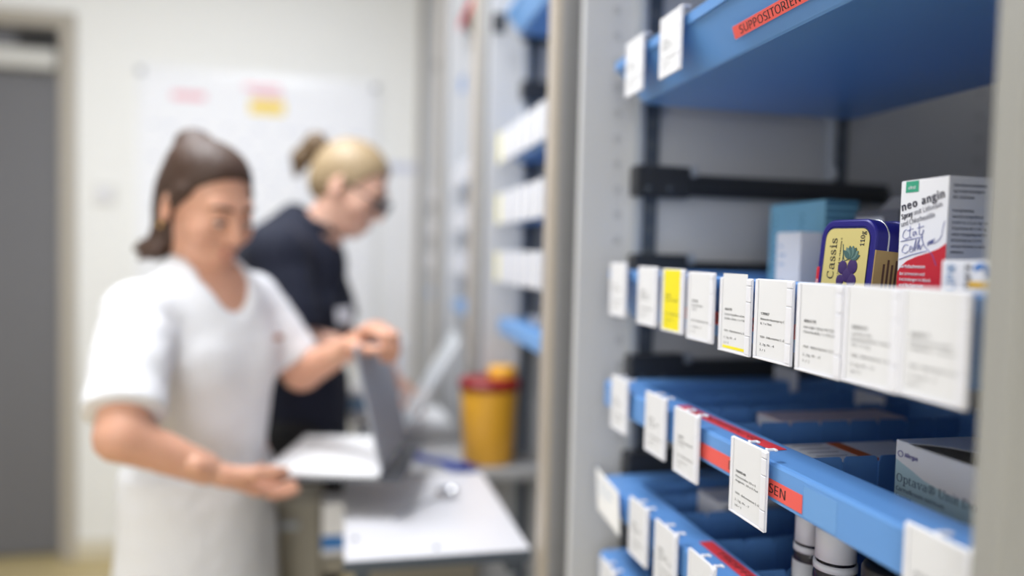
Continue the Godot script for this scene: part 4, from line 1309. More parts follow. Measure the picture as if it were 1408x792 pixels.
# ------------------------------------------------------------------ the back wall's fittings
func planning_board() -> void:
	var o := thing("planning_board", "large white acrylic planning board with pinned sheets and a yellow note on back wall", "board", W(-0.33, -0.40, 3.33))
	var b := o.position
	part("panel", box(W(-0.825, -0.42, 3.338) - b, W(0.15, 0.745, 3.345) - b, 0.001), M.board_white, o)
	for x in [-0.81, 0.135]:
		for y in [0.718, -0.395]:
			var st := begin()
			lathe(st, [[0.008, -0.0085], [0.008, 0.004], [0.014, 0.004], [0.014, 0.010], [0.012, 0.012], [0.0001, 0.012]], 16, Transform3D(Basis(Vector3.RIGHT, PI / 2.0), W(x, y, 3.34) - b))
			part("standoff_pin", st, M.pin_steel, o)
	var sheet := part("year_sheet", box(W(-0.79, -0.38, 3.336) - b, W(0.115, 0.69, 3.3375) - b, 0.0003), M.board_sheet, o)
	var g := begin()
	for r in 13:
		for c in 15:
			if (r * 7 + c * 5) % 11 < 7:
				var x := -0.775 + c * 0.058
				var y := 0.50 - r * 0.066
				bx(g, W(x, y, 3.3359) - b, W(x + 0.034 + 0.01 * sin(r * 3.0 + c), y + 0.011, 3.3352) - b, 0.0002)
	part("printed_rows", g, M.row_ink, sheet)
	for m in [[-0.69, 0.63, 0.13, 0.028, "pink"], [-0.41, 0.685, 0.15, 0.02, "pink"], [-0.37, 0.655, 0.12, 0.014, "pink"]]:
		part("pink_marking", box(W(m[0], m[1] - m[3] / 2, 3.3358) - b, W(m[0] + m[2], m[1] + m[3] / 2, 3.3350) - b, 0.0002), M.pink_ink, sheet)
	part("yellow_note", box(W(-0.385, 0.575, 3.3358) - b, W(-0.245, 0.632, 3.3346) - b, 0.0003), M.note_yellow, o)
	var sh := thing("wall_notice", "white notice sheet hanging on the wall right of the planning board", "notice", W(0.255, -0.60, 3.345))
	part("sheet", box(Vector3(-0.085, 0, 0), Vector3(0.085, 1.0, 0.004), 0.0005), M.board_white, sh)
	part("strip", box(Vector3(-0.085, 0.96, 0.0041), Vector3(0.085, 1.0, 0.008), 0.001), M.row_ink, sh)
	var sw := thing("light_switch", "small white light switch on the wall left of the planning board", "switch", W(-0.945, 0.17, 3.348))
	part("plate", box(Vector3(-0.04, 0, -0.0015), Vector3(0.04, 0.08, 0.008), 0.002), M.switch_white, sw)
	part("rocker", box(Vector3(-0.028, 0.012, 0.0081), Vector3(0.028, 0.068, 0.012), 0.002), M.card_white, sw)

func room() -> void:
	var zb := 3.35
	struct("floor", box(W(-2.3, -H - 0.1, -2.6), W(1.4, -H, zb + 0.4), 0.001), M.floor)
	struct("ceiling", box(W(-2.4, 1.45, -2.7), W(1.4, 1.55, zb + 0.4), 0.001), M.ceiling)
	var st := begin()
	bx(st, W(-1.07, -H, zb), W(1.4, 1.45, zb + 0.14), 0.001)
	bx(st, W(-2.09, 0.90, zb), W(-1.0705, 1.45, zb + 0.14), 0.001)
	bx(st, W(-2.4, -H, zb), W(-2.0905, 1.45, zb + 0.14), 0.001)
	struct("wall_back", st, M.wall)
	struct("wall_left", box(W(-2.4, -H, -2.7), W(-2.3, 1.45, zb - 0.001), 0.001), M.wall_grey)
	struct("wall_right", box(W(1.13, -H, -2.7), W(1.3, 1.45, zb - 0.001), 0.001), M.wall)
	struct("wall_front", box(W(-2.299, -H, -2.7), W(1.129, 1.45, -2.6), 0.001), M.wall)
	struct("baseboard_back", box(W(-1.055, -H, zb - 0.012), W(0.33, -H + 0.075, zb - 0.0005), 0.002), M.baseboard)
	var d := Node3D.new()
	d.name = "door_1"
	add_child(d)
	d.position = W(-1.58, -H, zb + 0.05)
	d.set_meta("kind", "structure")
	var b := d.position
	part("door_leaf", box(W(-2.05, -H + 0.012, zb + 0.045) - b, W(-1.112, 0.862, zb + 0.085) - b, 0.003), M.door, d)
	var fr := begin()
	bx(fr, W(-1.11, -H, zb - 0.015) - b, W(-1.05, 0.93, zb - 0.0005) - b, 0.003)
	bx(fr, W(-1.11, -H, zb) - b, W(-1.0708, 0.8645, zb + 0.1) - b, 0.003)
	bx(fr, W(-2.11, -H, zb - 0.015) - b, W(-2.05, 0.93, zb - 0.0005) - b, 0.003)
	bx(fr, W(-2.05, 0.865, zb - 0.015) - b, W(-1.1105, 0.93, zb - 0.0005) - b, 0.003)
	bx(fr, W(-2.05, 0.865, zb) - b, W(-1.1105, 0.8995, zb + 0.1) - b, 0.003)
	part("door_frame", fr, M.door_frame, d)
	part("door_closer", box(W(-1.62, 0.70, zb + 0.0445) - b, W(-1.125, 0.78, zb - 0.01) - b, 0.006), M.closer, d)
	part("closer_arm", box(W(-1.26, 0.795, zb + 0.0445) - b, W(-1.13, 0.83, zb - 0.02) - b, 0.004), M.black, d)
	part("door_handle", box(W(-1.98, -0.26, zb + 0.0445) - b, W(-1.86, -0.24, zb + 0.0) - b, 0.004), M.light_steel, d)

func make_materials() -> void:
	T.fine = noise_tex(0.09, 256, true, 3.0, 3)
	T.cloth = noise_tex(0.012, 256, true, 9.0, 5, 3)
	T.plaster = noise_tex(0.05, 256, true, 3.0, 8)
	M.wall = mat(rgb(238, 238, 237), 0.85, 0, "plaster", 0.15, 2.0)
	M.wall_grey = mat(rgb(230, 230, 230), 0.7, 0, "plaster", 0.15, 2.0)
	M.ceiling = mat(rgb(235, 234, 230), 0.9, 0, "plaster", 0.15, 2.0)
	M.floor = mat(rgb(194, 176, 130), 0.35, 0, "plaster", 0.1, 3.0)
	M.baseboard = mat(rgb(214, 206, 186), 0.5)
	M.door = mat(rgb(108, 108, 113), 0.45, 0, "fine", 0.1, 4.0)
	M.door_frame = mat(rgb(172, 165, 155), 0.45)
	M.closer = mat(rgb(200, 199, 196), 0.35)
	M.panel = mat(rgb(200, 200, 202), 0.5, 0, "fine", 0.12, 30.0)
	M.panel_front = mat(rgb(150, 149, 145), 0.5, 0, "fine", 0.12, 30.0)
	M.plug = mat(rgb(158, 159, 163), 0.45)
	M.beige = mat(rgb(172, 162, 150), 0.4, 0.0)
	M.grey_rubber = mat(rgb(128, 128, 130), 0.6)
	M.grey_dark_rubber = mat(rgb(104, 104, 106), 0.6)
	M.pale_rubber = mat(rgb(172, 171, 170), 0.6)
	M.dark_steel = mat(rgb(80, 88, 100), 0.4, 0.3)
	M.light_steel = mat(rgb(178, 184, 194), 0.35, 0.4)
	M.slot_grey = mat(rgb(92, 98, 106), 0.5)
	M.black_metal = mat(rgb(50, 52, 57), 0.4, 0.2)
	M.black = mat(rgb(24, 23, 24), 0.35)
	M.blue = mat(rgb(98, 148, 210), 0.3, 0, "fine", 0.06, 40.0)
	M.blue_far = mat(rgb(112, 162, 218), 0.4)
	M.card_white = mat(rgb(226, 226, 233), 0.4)
	M.paper = mat(rgb(220, 220, 223), 0.75)
	M.paper_bright = mat(rgb(248, 248, 250), 0.8)
	M.paper_lilac = mat(rgb(214, 214, 226), 0.6)
	M.sleeve_grey = mat(rgb(214, 220, 226), 0.25)
	M.yellow = mat(rgb(232, 216, 24), 0.7)
	M.pale_yellow = mat(rgb(240, 232, 166), 0.7)
	M.ochre = mat(rgb(226, 178, 52), 0.6)
	M.ink = mat(rgb(28, 18, 22), 0.7)
	M.ink_soft = mat(rgb(70, 70, 74), 0.8)
	M.red_tape = mat(rgb(216, 58, 66), 0.5)
	M.red_tape_light = mat(rgb(228, 92, 84), 0.5)
	M.carton_white = mat(rgb(232, 231, 234), 0.55, 0, "fine", 0.05, 40.0)
	M.carton_grey = mat(rgb(150, 152, 160), 0.6)
	M.carton_dark = mat(rgb(112, 112, 118), 0.6)
	M.teal_light = mat(rgb(132, 190, 216), 0.5)
	M.teal_dark = mat(rgb(70, 122, 150), 0.5)
	M.orange = mat(rgb(200, 98, 34), 0.6)
	M.green = mat(rgb(52, 158, 124), 0.5)
	M.red_print = mat(rgb(196, 28, 46), 0.45)
	M.ink_blue_black = mat(rgb(28, 28, 54), 0.6)
	M.grey_ink = mat(rgb(136, 136, 146), 0.7)
	M.grey_ink_dark = mat(rgb(84, 88, 106), 0.7)
	M.pen_blue = mat(rgb(84, 94, 172), 0.5)
	M.pale_blue_ink = mat(rgb(122, 164, 206), 0.6)
	M.blue_print = mat(rgb(44, 116, 188), 0.5)
	M.tin_blue = mat(rgb(34, 30, 118), 0.28, 0.15)
	M.gold_label = mat(rgb(206, 190, 120), 0.5, 0.1)
	M.gold_seal = mat(rgb(178, 148, 96), 0.35, 0.35)
	M.seal_brown = mat(rgb(84, 54, 40), 0.5)
	M.ink_olive = mat(rgb(58, 52, 36), 0.6)
	M.berry = mat(rgb(56, 34, 92), 0.4)
	M.leaf_a = mat(rgb(60, 92, 88), 0.6)
	M.leaf_b = mat(rgb(92, 120, 112), 0.6)
	M.bright_steel = mat(rgb(220, 222, 226), 0.24, 0.9)
	M.spoon_steel = mat(rgb(226, 227, 230), 0.1, 0.95)
	M.pale_teal = mat(rgb(174, 202, 212), 0.55)
	M.ink_slate = mat(rgb(66, 82, 112), 0.6)
	M.ink_violet = mat(rgb(86, 78, 150), 0.6)
	M.amber = mat(rgb(46, 26, 14), 0.12)
	M.bottle_dark = mat(rgb(30, 24, 34), 0.15)
	M.cap_white = mat(rgb(226, 226, 230), 0.4)
	M.binder_grey = mat(rgb(176, 180, 190), 0.5)
	M.binder_dark = mat(rgb(74, 76, 82), 0.5)
	M.bin_yellow = mat(rgb(234, 172, 50), 0.4)
	M.bin_red = mat(rgb(136, 20, 22), 0.4)
	M.laminate = mat(rgb(224, 223, 228), 0.3)
	M.grey_laminate = mat(rgb(166, 166, 168), 0.3)
	M.khaki_grey = mat(rgb(138, 132, 120), 0.5)
	M.khaki_light = mat(rgb(150, 144, 132), 0.5)
	M.navy_plastic = mat(rgb(26, 58, 142), 0.45)
	M.board_white = mat(rgb(238, 239, 244), 0.25)
	M.board_sheet = mat(rgb(240, 241, 247), 0.6)
	M.row_ink = mat(rgb(206, 210, 228), 0.7)
	M.pink_ink = mat(rgb(238, 174, 186), 0.7)
	M.note_yellow = mat(rgb(246, 214, 92), 0.7)
	M.switch_white = mat(rgb(216, 214, 208), 0.5)
	M.pin_steel = mat(rgb(150, 152, 158), 0.3, 0.6)
	M.skin = mat(rgb(216, 162, 136), 0.5, 0, "fine", 0.08, 30.0)
	M.skin_pale = mat(rgb(218, 172, 152), 0.5, 0, "fine", 0.08, 30.0)
	for k in [M.skin, M.skin_pale]:
		k.subsurf_scatter_enabled = true
		k.subsurf_scatter_strength = 0.1
	M.tunic = mat(rgb(232, 232, 236), 0.85, 0, "cloth", 0.5, 3.5)
	M.navy = mat(rgb(15, 21, 42), 0.85, 0, "cloth", 0.5, 4.0)
	M.black_cloth = mat(rgb(20, 20, 24), 0.85, 0, "cloth", 0.4, 4.0)
	M.shoe_white = mat(rgb(226, 226, 224), 0.5)
	M.hair_brown = mat(rgb(64, 42, 30), 0.6, 0, "cloth", 1.0, 14.0)
	M.hair_blond = mat(rgb(164, 142, 110), 0.5, 0, "cloth", 1.0, 14.0)
	M.hair_dark_blond = mat(rgb(104, 84, 62), 0.5, 0, "cloth", 1.0, 14.0)
	for k in [M.hair_brown, M.hair_blond, M.hair_dark_blond]: k.uv1_scale = Vector3(40, 7, 40)
	M.brow_brown = mat(rgb(58, 38, 28), 0.7)
	M.brow_blond = mat(rgb(132, 104, 74), 0.7)
	M.eye_white = mat(rgb(226, 222, 218), 0.25)
	M.iris = mat(rgb(54, 38, 28), 0.2)
	M.lash = mat(rgb(28, 20, 18), 0.7)
	M.lips = mat(rgb(176, 92, 88), 0.4)
	M.gold = mat(rgb(206, 170, 96), 0.3, 0.8)
	M.emblem = mat(rgb(150, 96, 70), 0.7)
	M.dark_lens = mat(rgb(40, 40, 52), 0.1)
	M.tape_clear = mat(rgb(104, 154, 212), 0.2)
	M.carton_pink = mat(rgb(226, 208, 210), 0.6)
	M.diffuser = mat(rgb(240, 240, 240), 0.6)
	M.diffuser.emission_enabled = true
	M.diffuser.emission = Color(1, 0.98, 0.95)
	M.diffuser.emission_energy_multiplier = 1.2

const LIGHT_ENERGY := 1.0

func ceiling_lamp(label: String, x: float, z: float, sx: float, sz: float, power: float) -> void:
	var o := thing("ceiling_light", label, "ceiling light", W(x, 1.41, z))
	part("housing", box(Vector3(-sx / 2 - 0.02, 0.004, -sz / 2 - 0.02), Vector3(sx / 2 + 0.02, 0.039, sz / 2 + 0.02), 0.003), M.card_white, o)
	part("diffuser", box(Vector3(-sx / 2, -0.004, -sz / 2), Vector3(sx / 2, 0.003, sz / 2), 0.002), M.diffuser, o)
	var l := AreaLight3D.new()
	l.name = "panel_light"
	l.area_size = Vector2(sx, sz)
	l.light_color = Color(0.965, 0.98, 1.0)
	l.light_energy = power * LIGHT_ENERGY
	l.area_range = 12.0
	l.shadow_enabled = true
	l.position = Vector3(0, -0.01, 0)
	l.rotation.x = -PI / 2
	o.add_child(l)

func ordinal(i: int) -> String:
	return ["first", "second", "third", "fourth", "fifth", "sixth", "seventh", "eighth"][i]

func far_trays(near: float, far: float, which: String, rows: Array, extra: Array) -> void:
	var mid := (near + far) / 2.0
	var len2 := (far - near) / 2.0
	for r in rows:
		var o := tray_node("blue tray with white label cards, %s labelled row of the %s" % [r[1], which], r[0], near, far, "trays in the cabinets behind")
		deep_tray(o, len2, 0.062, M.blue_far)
		var n: int = r[2]
		for i in n:
			var z := far - 0.035 - i * (far - near - 0.05) / n
			var c := card("%s card from far end, %s row, %s%s" % [ordinal(i), r[1], which, ", pale yellow" if i == 0 and n == 7 else ""], W(0.3625, r[0] - 0.064, z), [], {"plain": true, "group": "label cards in the cabinets behind", "pale": i == 0 and n == 7, "w": 0.056})
	for e in extra:
		var o := tray_node(e[1], e[0], near, far, "trays in the cabinets behind")
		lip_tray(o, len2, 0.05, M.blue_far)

func plain_pack(label: String, at: Vector3, size: Vector3, m: Material) -> void:
	carton("carton", label, at, -PI / 2, size, m, "cartons in the cabinets behind")

func cabinets() -> void:
	cabinet(0.34, 1.06, "near grey drawer cabinet with pulled-out blue medicine trays and perforated side panel", [0.138, 0.008, -0.142, -0.288, -0.4], true)
	cabinet(1.19, 1.79, "second grey cabinet beyond the beige post, white cards on its blue trays", [0.423, 0.565, 0.27, 0.125, -0.01, -0.165], false)
	cabinet(1.92, 2.52, "third grey cabinet from the camera with pale blue trays", [0.8, 0.27, 0.125, -0.01, -0.165], false)
	cabinet(2.65, 3.22, "farthest grey cabinet standing against the back wall", [0.8, 0.27, 0.125, -0.01, -0.165], false)
	far_trays(1.20, 1.747, "second cabinet", [[0.28, "top", 7], [0.137, "middle", 7], [0.002, "lowest", 7]], [[-0.15, "blue tray without cards, holding packs, right above yellow bin"]])
	far_trays(1.93, 2.477, "third cabinet", [[0.28, "top", 6], [0.137, "middle", 6], [0.002, "lowest", 6]], [[-0.15, "blue tray without cards low in the third cabinet"]])
	far_trays(2.66, 3.177, "farthest cabinet", [[0.28, "top", 6], [0.137, "middle", 6], [0.002, "lowest", 6]], [[-0.15, "blue tray without cards low in the farthest cabinet"]])
	var hi := tray_node("high blue tray at the top of the second cabinet", 0.575, 1.20, 1.747)
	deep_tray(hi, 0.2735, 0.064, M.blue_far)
	part("end_stop", box(Vector3(-0.2735 + 0.001, -0.05, 0.001), Vector3(-0.2735 + 0.02, -0.006, 0.03), 0.003), M.black_metal, hi)
	var bk := tray_node("high black tray with a red strip in the third cabinet", 0.78, 1.93, 2.477)
	deep_tray(bk, 0.2735, 0.064, M.black_metal)
	tape(bk, "red_strip", Transform3D(Basis(), Vector3(-0.26, -0.045, 0.0006)), 0.5, 0.03, "INFUSIONEN", 0.014, 0.05, 0.2)
	var bk2 := tray_node("high black tray in the farthest cabinet by the wall", 0.80, 2.66, 3.177)
	deep_tray(bk2, 0.2585, 0.064, M.black_metal)
	var hang := thing("blue_tag", "small blue tag hanging high in the third cabinet", "tag", W(0.36, 0.50, 2.30), -PI / 2)
	part("plate", box(Vector3(-0.03, 0, 0), Vector3(0.03, 0.05, 0.003), 0.001), M.blue_print, hang)
	part("hook", box(Vector3(-0.004, 0.0505, -0.01), Vector3(0.004, 0.058, 0.003), 0.001), M.light_steel, hang)
	plain_pack("white and blue pack in the uncarded tray above the yellow bin, far one", W(0.42, -0.194, 1.60), Vector3(0.07, 0.06, 0.05), M.carton_white)
	plain_pack("violet pack in the uncarded tray above the yellow bin", W(0.42, -0.194, 1.50), Vector3(0.06, 0.055, 0.05), M.ink_violet)
	plain_pack("blue pack in the uncarded tray above the yellow bin, near one", W(0.42, -0.194, 1.41), Vector3(0.07, 0.06, 0.05), M.blue_print)
	plain_pack("white pack above the middle labelled row of the second cabinet", W(0.40, 0.081, 1.40), Vector3(0.1, 0.085, 0.06), M.carton_white)
	plain_pack("white pack showing above the lowest labelled row of the second cabinet", W(0.40, -0.054, 1.38), Vector3(0.08, 0.085, 0.06), M.carton_white)

func near_trays() -> void:
	var n := 0.365
	var f := 1.005
	var mid := (n + f) / 2.0
	var x := func(z: float) -> float: return mid - z      # place along the tray's own x
	var ta := tray_node("blue tray seen from below at top of near cabinet, red tape on its front", 0.274, n, f)
	deep_tray(ta, (f - n) / 2.0, 0.064)
	var slope := Basis(Vector3.RIGHT, 0.0)
	var fa := atan2(0.018, 0.051)
	tape(ta, "front_tape", Transform3D(Basis(Vector3.RIGHT, fa), Vector3(x.call(0.685), -0.0520, -0.0120)), 0.16, 0.0125, "SUPPOSITORIEN", 0.0078, 0.012, 0.098, M.red_tape_light)
	var tz := tray_node("uppermost blue tray of the near cabinet, just above the frame", 0.46, n, f)
	deep_tray(tz, (f - n) / 2.0, 0.064)
	var tb := tray_node("blue tray of the middle row behind nine label cards, with tins and cartons inside", -0.016, n, f)
	deep_tray(tb, (f - n) / 2.0, 0.064, null, 0.032)
	tape(tb, "front_tape", Transform3D(Basis(Vector3.RIGHT, fa), Vector3(x.call(0.80), -0.0500, -0.0125)), 0.36, 0.0145, "LUTSCHTABLETTEN", 0.008, 0.09, 0.12, M.red_tape_light)
	var tc := tray_node("blue tray with wide front lip and red tapes, third tray down in the near cabinet", -0.1745, n, f)
	lip_tray(tc, (f - n) / 2.0)
	tape(tc, "lip_tape", Transform3D(Basis(Vector3.RIGHT, -PI / 2), Vector3(x.call(0.805), 0.0012, -0.019)), 0.2, 0.016, "AUGENTROPFEN / GEL", 0.0075, 0.03, 0.14)
	tape(tc, "front_tape", Transform3D(Basis(), Vector3(x.call(0.72), -0.0305, 0.0002)), 0.192, 0.0155, "EINZELDOSEN", 0.0082, 0.075, 0.094, M.red_tape_light)
	part("clear_tape", box(Vector3(x.call(0.527), -0.032, 0.0001), Vector3(x.call(0.485), -0.006, 0.0003), 0.0001), M.tape_clear, tc)
	for z in [0.593, 0.733, 0.817, 0.905]: divider(tc, x.call(z), -0.004, -0.0465)
	var td := tray_node("blue tray with red tape on its lip, fourth tray down in the near cabinet", -0.314, n, f)
	lip_tray(td, (f - n) / 2.0)
	tape(td, "lip_tape", Transform3D(Basis(Vector3.RIGHT, -PI / 2), Vector3(x.call(0.742), 0.0012, -0.022)), 0.2, 0.016, "TROPFEN", 0.0075, 0.03, 0.08)
	for z in [0.672, 0.755, 0.845, 0.915]: divider(td, x.call(z), -0.004, -0.0465)
	divider(td, x.call(0.492), -0.004, -0.0465)
	var te := tray_node("lowest blue tray in view of the near cabinet, only its far corner showing", -0.424, n, f)
	lip_tray(te, (f - n) / 2.0)
	for z in [0.8, 0.9]: divider(te, x.call(z), -0.004, -0.0465)
	# cards on the trays, from the far end
	var cx := 0.3655
	var c := func(label: String, l: float, r: float, top: float, lines: Array, opt := {}) -> Node3D:
		return card(label, W(opt.get("x", cx), top - 0.0715, (l + r) / 2.0), lines, opt)
	c.call("far white card clipped to the top tray, lower of its two", 0.935, 0.878, 0.2835, ["154460", "Voltaren Supp", "50 mg, 1 x 10", "", "1026 - Bekonnamus S, G1", "2, 2g, Nr. -2", "1 / 1"], {"x": 0.3665})
	c.call("near white card clipped to the top tray beside the word on red tape", 0.828, 0.771, 0.2835, ["203318", "Dafalgan Supp", "300 mg, 1 x 10", "", "1026 - Bekonnamus S, G1", "2, 2g, Nr. -3", "1 / 1"], {"x": 0.3665})
	c.call("farthest white card of the middle row, apart from the others near the side panel", 0.966, 0.910, -0.006, ["112047", "Neocitran Pastillen", "1 x 24", "", "1026 - Bekonnamus S, G1", "2, 2g, Nr. -1", "1 / 1"], {"clips": false})
	c.call("white card of the middle row next to the yellow one, on its far side", 0.868, 0.812, -0.009, ["154469", "Mebucaine Tabl", "mint, 1 x 20", "", "1026 - Bekonnamus S, G1", "2, 2g, Nr. -2", "1 / 1"], {"clips": false})
	c.call("bright yellow card in the middle row", 0.797, 0.741, -0.010, ["176042", "Lemocin Lutschtabl", "", "", "1026 - Bekonnamus S, G1", "2, 2g, Nr. -3", "1 / 1"], {"yellow": true, "clips": false})
	c.call("white card of the middle row between the yellow card and the tall paper one", 0.731, 0.675, -0.012, ["181226", "Bronchofen Duo", "1 x 20", "", "1026 - Bekonnamus S, G1", "2, 2g, Nr. -3", "1 / 1"], {"clips": false})
	c.call("middle row card whose paper stands up tall, with a yellow stripe at its foot", 0.662, 0.605, -0.0155, ["464170", "Cassis Pastillen ohne", "Zucker, Dose, 1 x 110", "", "1026 - Bekonnamus S, G1", "2, 2g, Nr. -4", "3 / 1"], {"tall": 0.005, "stripe": true, "clips": false})
	c.call("sharp white middle row card left of the one below the blue tin", 0.5985, 0.542, -0.0148, ["178907", "Rhinocin Nasenspray C", "N, 1 x Tbm", "", "1026 - Bekonnamus S, G1", "2, 2g, Nr. -4", "3 / 1"], {"clips": false})
	c.call("white middle row card just below the blue blackcurrant tin, headed 4064178", 0.5355, 0.479, -0.0155, ["4064178", "neo-angin, Spray mit Lido", "Chlorhexidin, 1 x 30 ml", "", "1026 - Bekonnamus S, G1", "2, 2g, Nr. -4", "1 / 1"], {"clips": false})
	c.call("second white middle row card from the near end, below the throat spray", 0.4775, 0.4215, -0.0148, ["8606313", "Zovirax Lip,", "Penciclovircreme 2 Creme", "TB, 1 x 2 g", "1026 - Bekonnamus S, G1", "2, 2g, Nr. -12", "20 / 1"], {"clips": false})
	c.call("largest and nearest white card of the middle row, blurred by the near post", 0.421, 0.3645, -0.014, ["8849217", "Mebucaine N, Lutsch-", "tabletten, 1 x 20 St.", "", "1026 - Bekonnamus S, G1", "2, 2g, Nr. -5", "20 / 1"], {"clips": false})
	c.call("farthest white card clipped to the third tray", 0.949, 0.893, -0.158, ["305511", "Vitamin A Salbe", "1 x 5 g", "", "1026 - Bekonnamus S, G1", "2, 2g, Nr. -6", "1 / 1"])
	c.call("second white card from the far end of the third tray, before the red tape", 0.833, 0.776, -0.159, ["312270", "Siccalix Tropfen", "1 x 10 ml", "", "1026 - Bekonnamus S, G1", "2, 2g, Nr. -6", "1 / 1"])
	c.call("white card of the third tray at the far end of the red lip tape", 0.753, 0.696, -0.1615, ["330927", "Bepanthen Augensalbe", "1 x 10 g", "", "1026 - Bekonnamus S, G1", "2, 2g, Nr. -6", "1 / 1"])
	c.call("sharp white card clipped over the third tray's two red tapes", 0.630, 0.570, -0.1645, ["2608540", "Floxacinfen 20 x 5", "Augentr. 20 x 5 Fiol", "", "1026 - Bekonnamus S, G1", "2, 2g, Nr. -7", "20 / 1"], {"w": 0.0605})
	c.call("very near blurred white card at the bottom right on the third tray", 0.4077, 0.352, -0.167, ["9917302", "Optava Unit Dose", "1 x 30", "", "1026 - Bekonnamus S, G1", "2, 2g, Nr. -8", "1 / 1"])
	c.call("far white card clipped to the fourth tray", 0.873, 0.816, -0.301, ["402218", "Fluimucil Sirup", "1 x 200 ml", "", "1026 - Bekonnamus S, G1", "2, 2g, Nr. -9", "1 / 1"])
	c.call("middle white card of the fourth tray, closely printed", 0.794, 0.737, -0.302, ["418820", "Tramal Tropfen", "100 mg/ml, 1 x 10 ml", "Pump", "1026 - Bekonnamus S, G1", "2, 2g, Nr. -9", "1 / 1"])
	c.call("white card of the fourth tray beside its red tape", 0.709, 0.652, -0.303, ["427715", "Novalgin Tropfen", "1 x 20 ml", "", "1026 - Bekonnamus S, G1", "2, 2g, Nr. -9", "1 / 1"])
	c.call("white card on the lowest tray, at the bottom edge of the view", 0.972, 0.915, -0.420, ["511204", "Paspertin Tropfen", "1 x 50 ml", "", "1026 - Bekonnamus S, G1", "2, 2g, Nr. -10", "1 / 1"])
	c.call("small white card in shade inside the rear of the third tray", 0.876, 0.817, -0.1697, ["", "", "", "", "", "", ""], {"x": 0.690, "clips": false})
	c.call("blurred grey-white card deep in the cabinet below the middle row's sharp card", 0.998, 0.942, -0.1545, ["", "", "", "", "", "", ""], {"x": 0.645, "clips": false})
	# a loose slip hanging askew at the far end of the fourth tray
	var sl := thing("paper_slip", "white paper slip hanging askew at the far end of the fourth tray", "slip", W(0.3652, -0.3635, 0.951), -PI / 2)
	var tilt := Transform3D(Basis(Vector3.BACK, -0.10) * Basis(Vector3.RIGHT, 0.1), Vector3.ZERO)
	part("sheet", box(Vector3(-0.043, 0, 0), Vector3(0.043, 0.062, 0.0012), 0.0003, tilt), M.paper_bright, sl)
	var sp := begin()
	lines_of(sp, tilt * at2(-0.035, 0.048, 0.0013), ["Bitte immer die angebrochenen", "Flaschen zuerst verbrauchen", "und Datum notieren"], 0.0028, 0.009, 0.07)
	part("print", sp, M.pale_blue_ink, sl)
	# inside the middle tray
	var fb := -0.0765
	tin("blue pastille tin with gold blackcurrant label and gold seal standing in the middle tray", W(0.444, fb, 0.597), Basis(Vector3.UP, -PI / 2) * Basis(Vector3.RIGHT, -0.075) * Basis(Vector3.BACK, -0.02), true)
	tin("second blue pastille tin, mostly hidden behind the front tin", W(0.491, fb, 0.613), Basis(Vector3.UP, -PI / 2) * Basis(Vector3.RIGHT, -0.06), true)
	throat_spray()
	lip_cream()
	var tl := carton("carton", "tall pale teal carton with a darker striped end, far back in the middle tray", W(0.58, fb, 0.867), -PI / 2, Vector3(0.12, 0.155, 0.048), M.teal_light)
	var e := begin()
	var nf := near_face(Vector3(0.12, 0.155, 0.048))
	bx(e, Vector3(0.0004, 0.001, 0), Vector3(0.0476, 0.1545, 0.0004), 0.0001, nf)
	part("dark_end", e, M.teal_dark, tl, "dark teal striped end")
	var es := begin()
	for k in 14: bx(es, Vector3(0.002, 0.03 + k * 0.0088, 0.0004), Vector3(0.046, 0.0335 + k * 0.0088, 0.0007), 0.0001, nf)
	part("stripe_print", es, M.teal_light, tl)
	var el := begin()
	for k in 12: bx(el, Vector3(-0.052 + 0.001 * (k % 3), 0.04 + k * 0.0088, 0), Vector3(-0.042 - 0.002 * (k % 2), 0.0425 + k * 0.0088, 0.0003), 0.0001)
	for k in 12: bx(el, Vector3(0.008 + 0.001 * (k % 3), 0.04 + k * 0.0088, 0), Vector3(0.018 - 0.002 * (k % 2), 0.0425 + k * 0.0088, 0.0003), 0.0001)
	part("side_print", el, M.teal_dark, tl)
	var sm := carton("carton", "small white carton standing in front of the teal carton", W(0.53, fb, 0.806), -PI / 2, Vector3(0.05, 0.113, 0.03), M.carton_white)
	var smp := begin()
	lines_of(smp, at2(-0.018, 0.095, 0.0003), ["Triofan", "Hustenstiller", "ohne Zucker", "", "20 Tabletten"], 0.004, 0.011, 0.034)
	part("print", smp, M.pale_blue_ink, sm)
	var gr := carton("carton", "dark grey-topped carton with a folded flap behind the tins", W(0.60, fb, 0.742), -PI / 2, Vector3(0.072, 0.138, 0.06), M.carton_dark)
	var gf := begin()
	prism(gf, PackedVector2Array([Vector2(-0.034, 0.1388), Vector2(0.034, 0.1388), Vector2(0.034, 0.156), Vector2(-0.008, 0.156)]), -0.028, -0.0272)
	part("raised_flap", gf, M.carton_grey, gr)
	part("white_patch", box(Vector3(-0.034, 0.117, 0), Vector3(0.012, 0.131, 0.0004), 0.0001), M.carton_white, gr)
	# inside the third tray
	var fc := -0.2205
	eye_drops()
	var wo := carton("carton", "flat white carton with an orange stripe lying between the third tray's partitions", W(0.432, fc, 0.6275), -PI / 2, Vector3(0.068, 0.036, 0.135), M.carton_white)
	part("orange_stripe", box(Vector3(-0.033, 0.0366, -0.07), Vector3(0.033, 0.037, -0.055), 0.0001), M.orange, wo, "orange stripe")
	part("orange_end", box(Vector3(0.0335, 0.018, -0.07), Vector3(0.0344, 0.0365, -0.055), 0.0001), M.orange, wo, "orange stripe")
	var wp := begin()
	for k in 4: bx(wp, Vector3(-0.028 + k * 0.013, 0.0366, -0.046), Vector3(-0.0262 + k * 0.013, 0.0368, -0.012), 0.0001)
	part("print", wp, M.grey_ink, wo)
	var pk := carton("carton", "flat pale pink-edged carton behind the second partition of the third tray", W(0.485, fc, 0.762), -PI / 2, Vector3(0.05, 0.0415, 0.165), M.carton_pink)
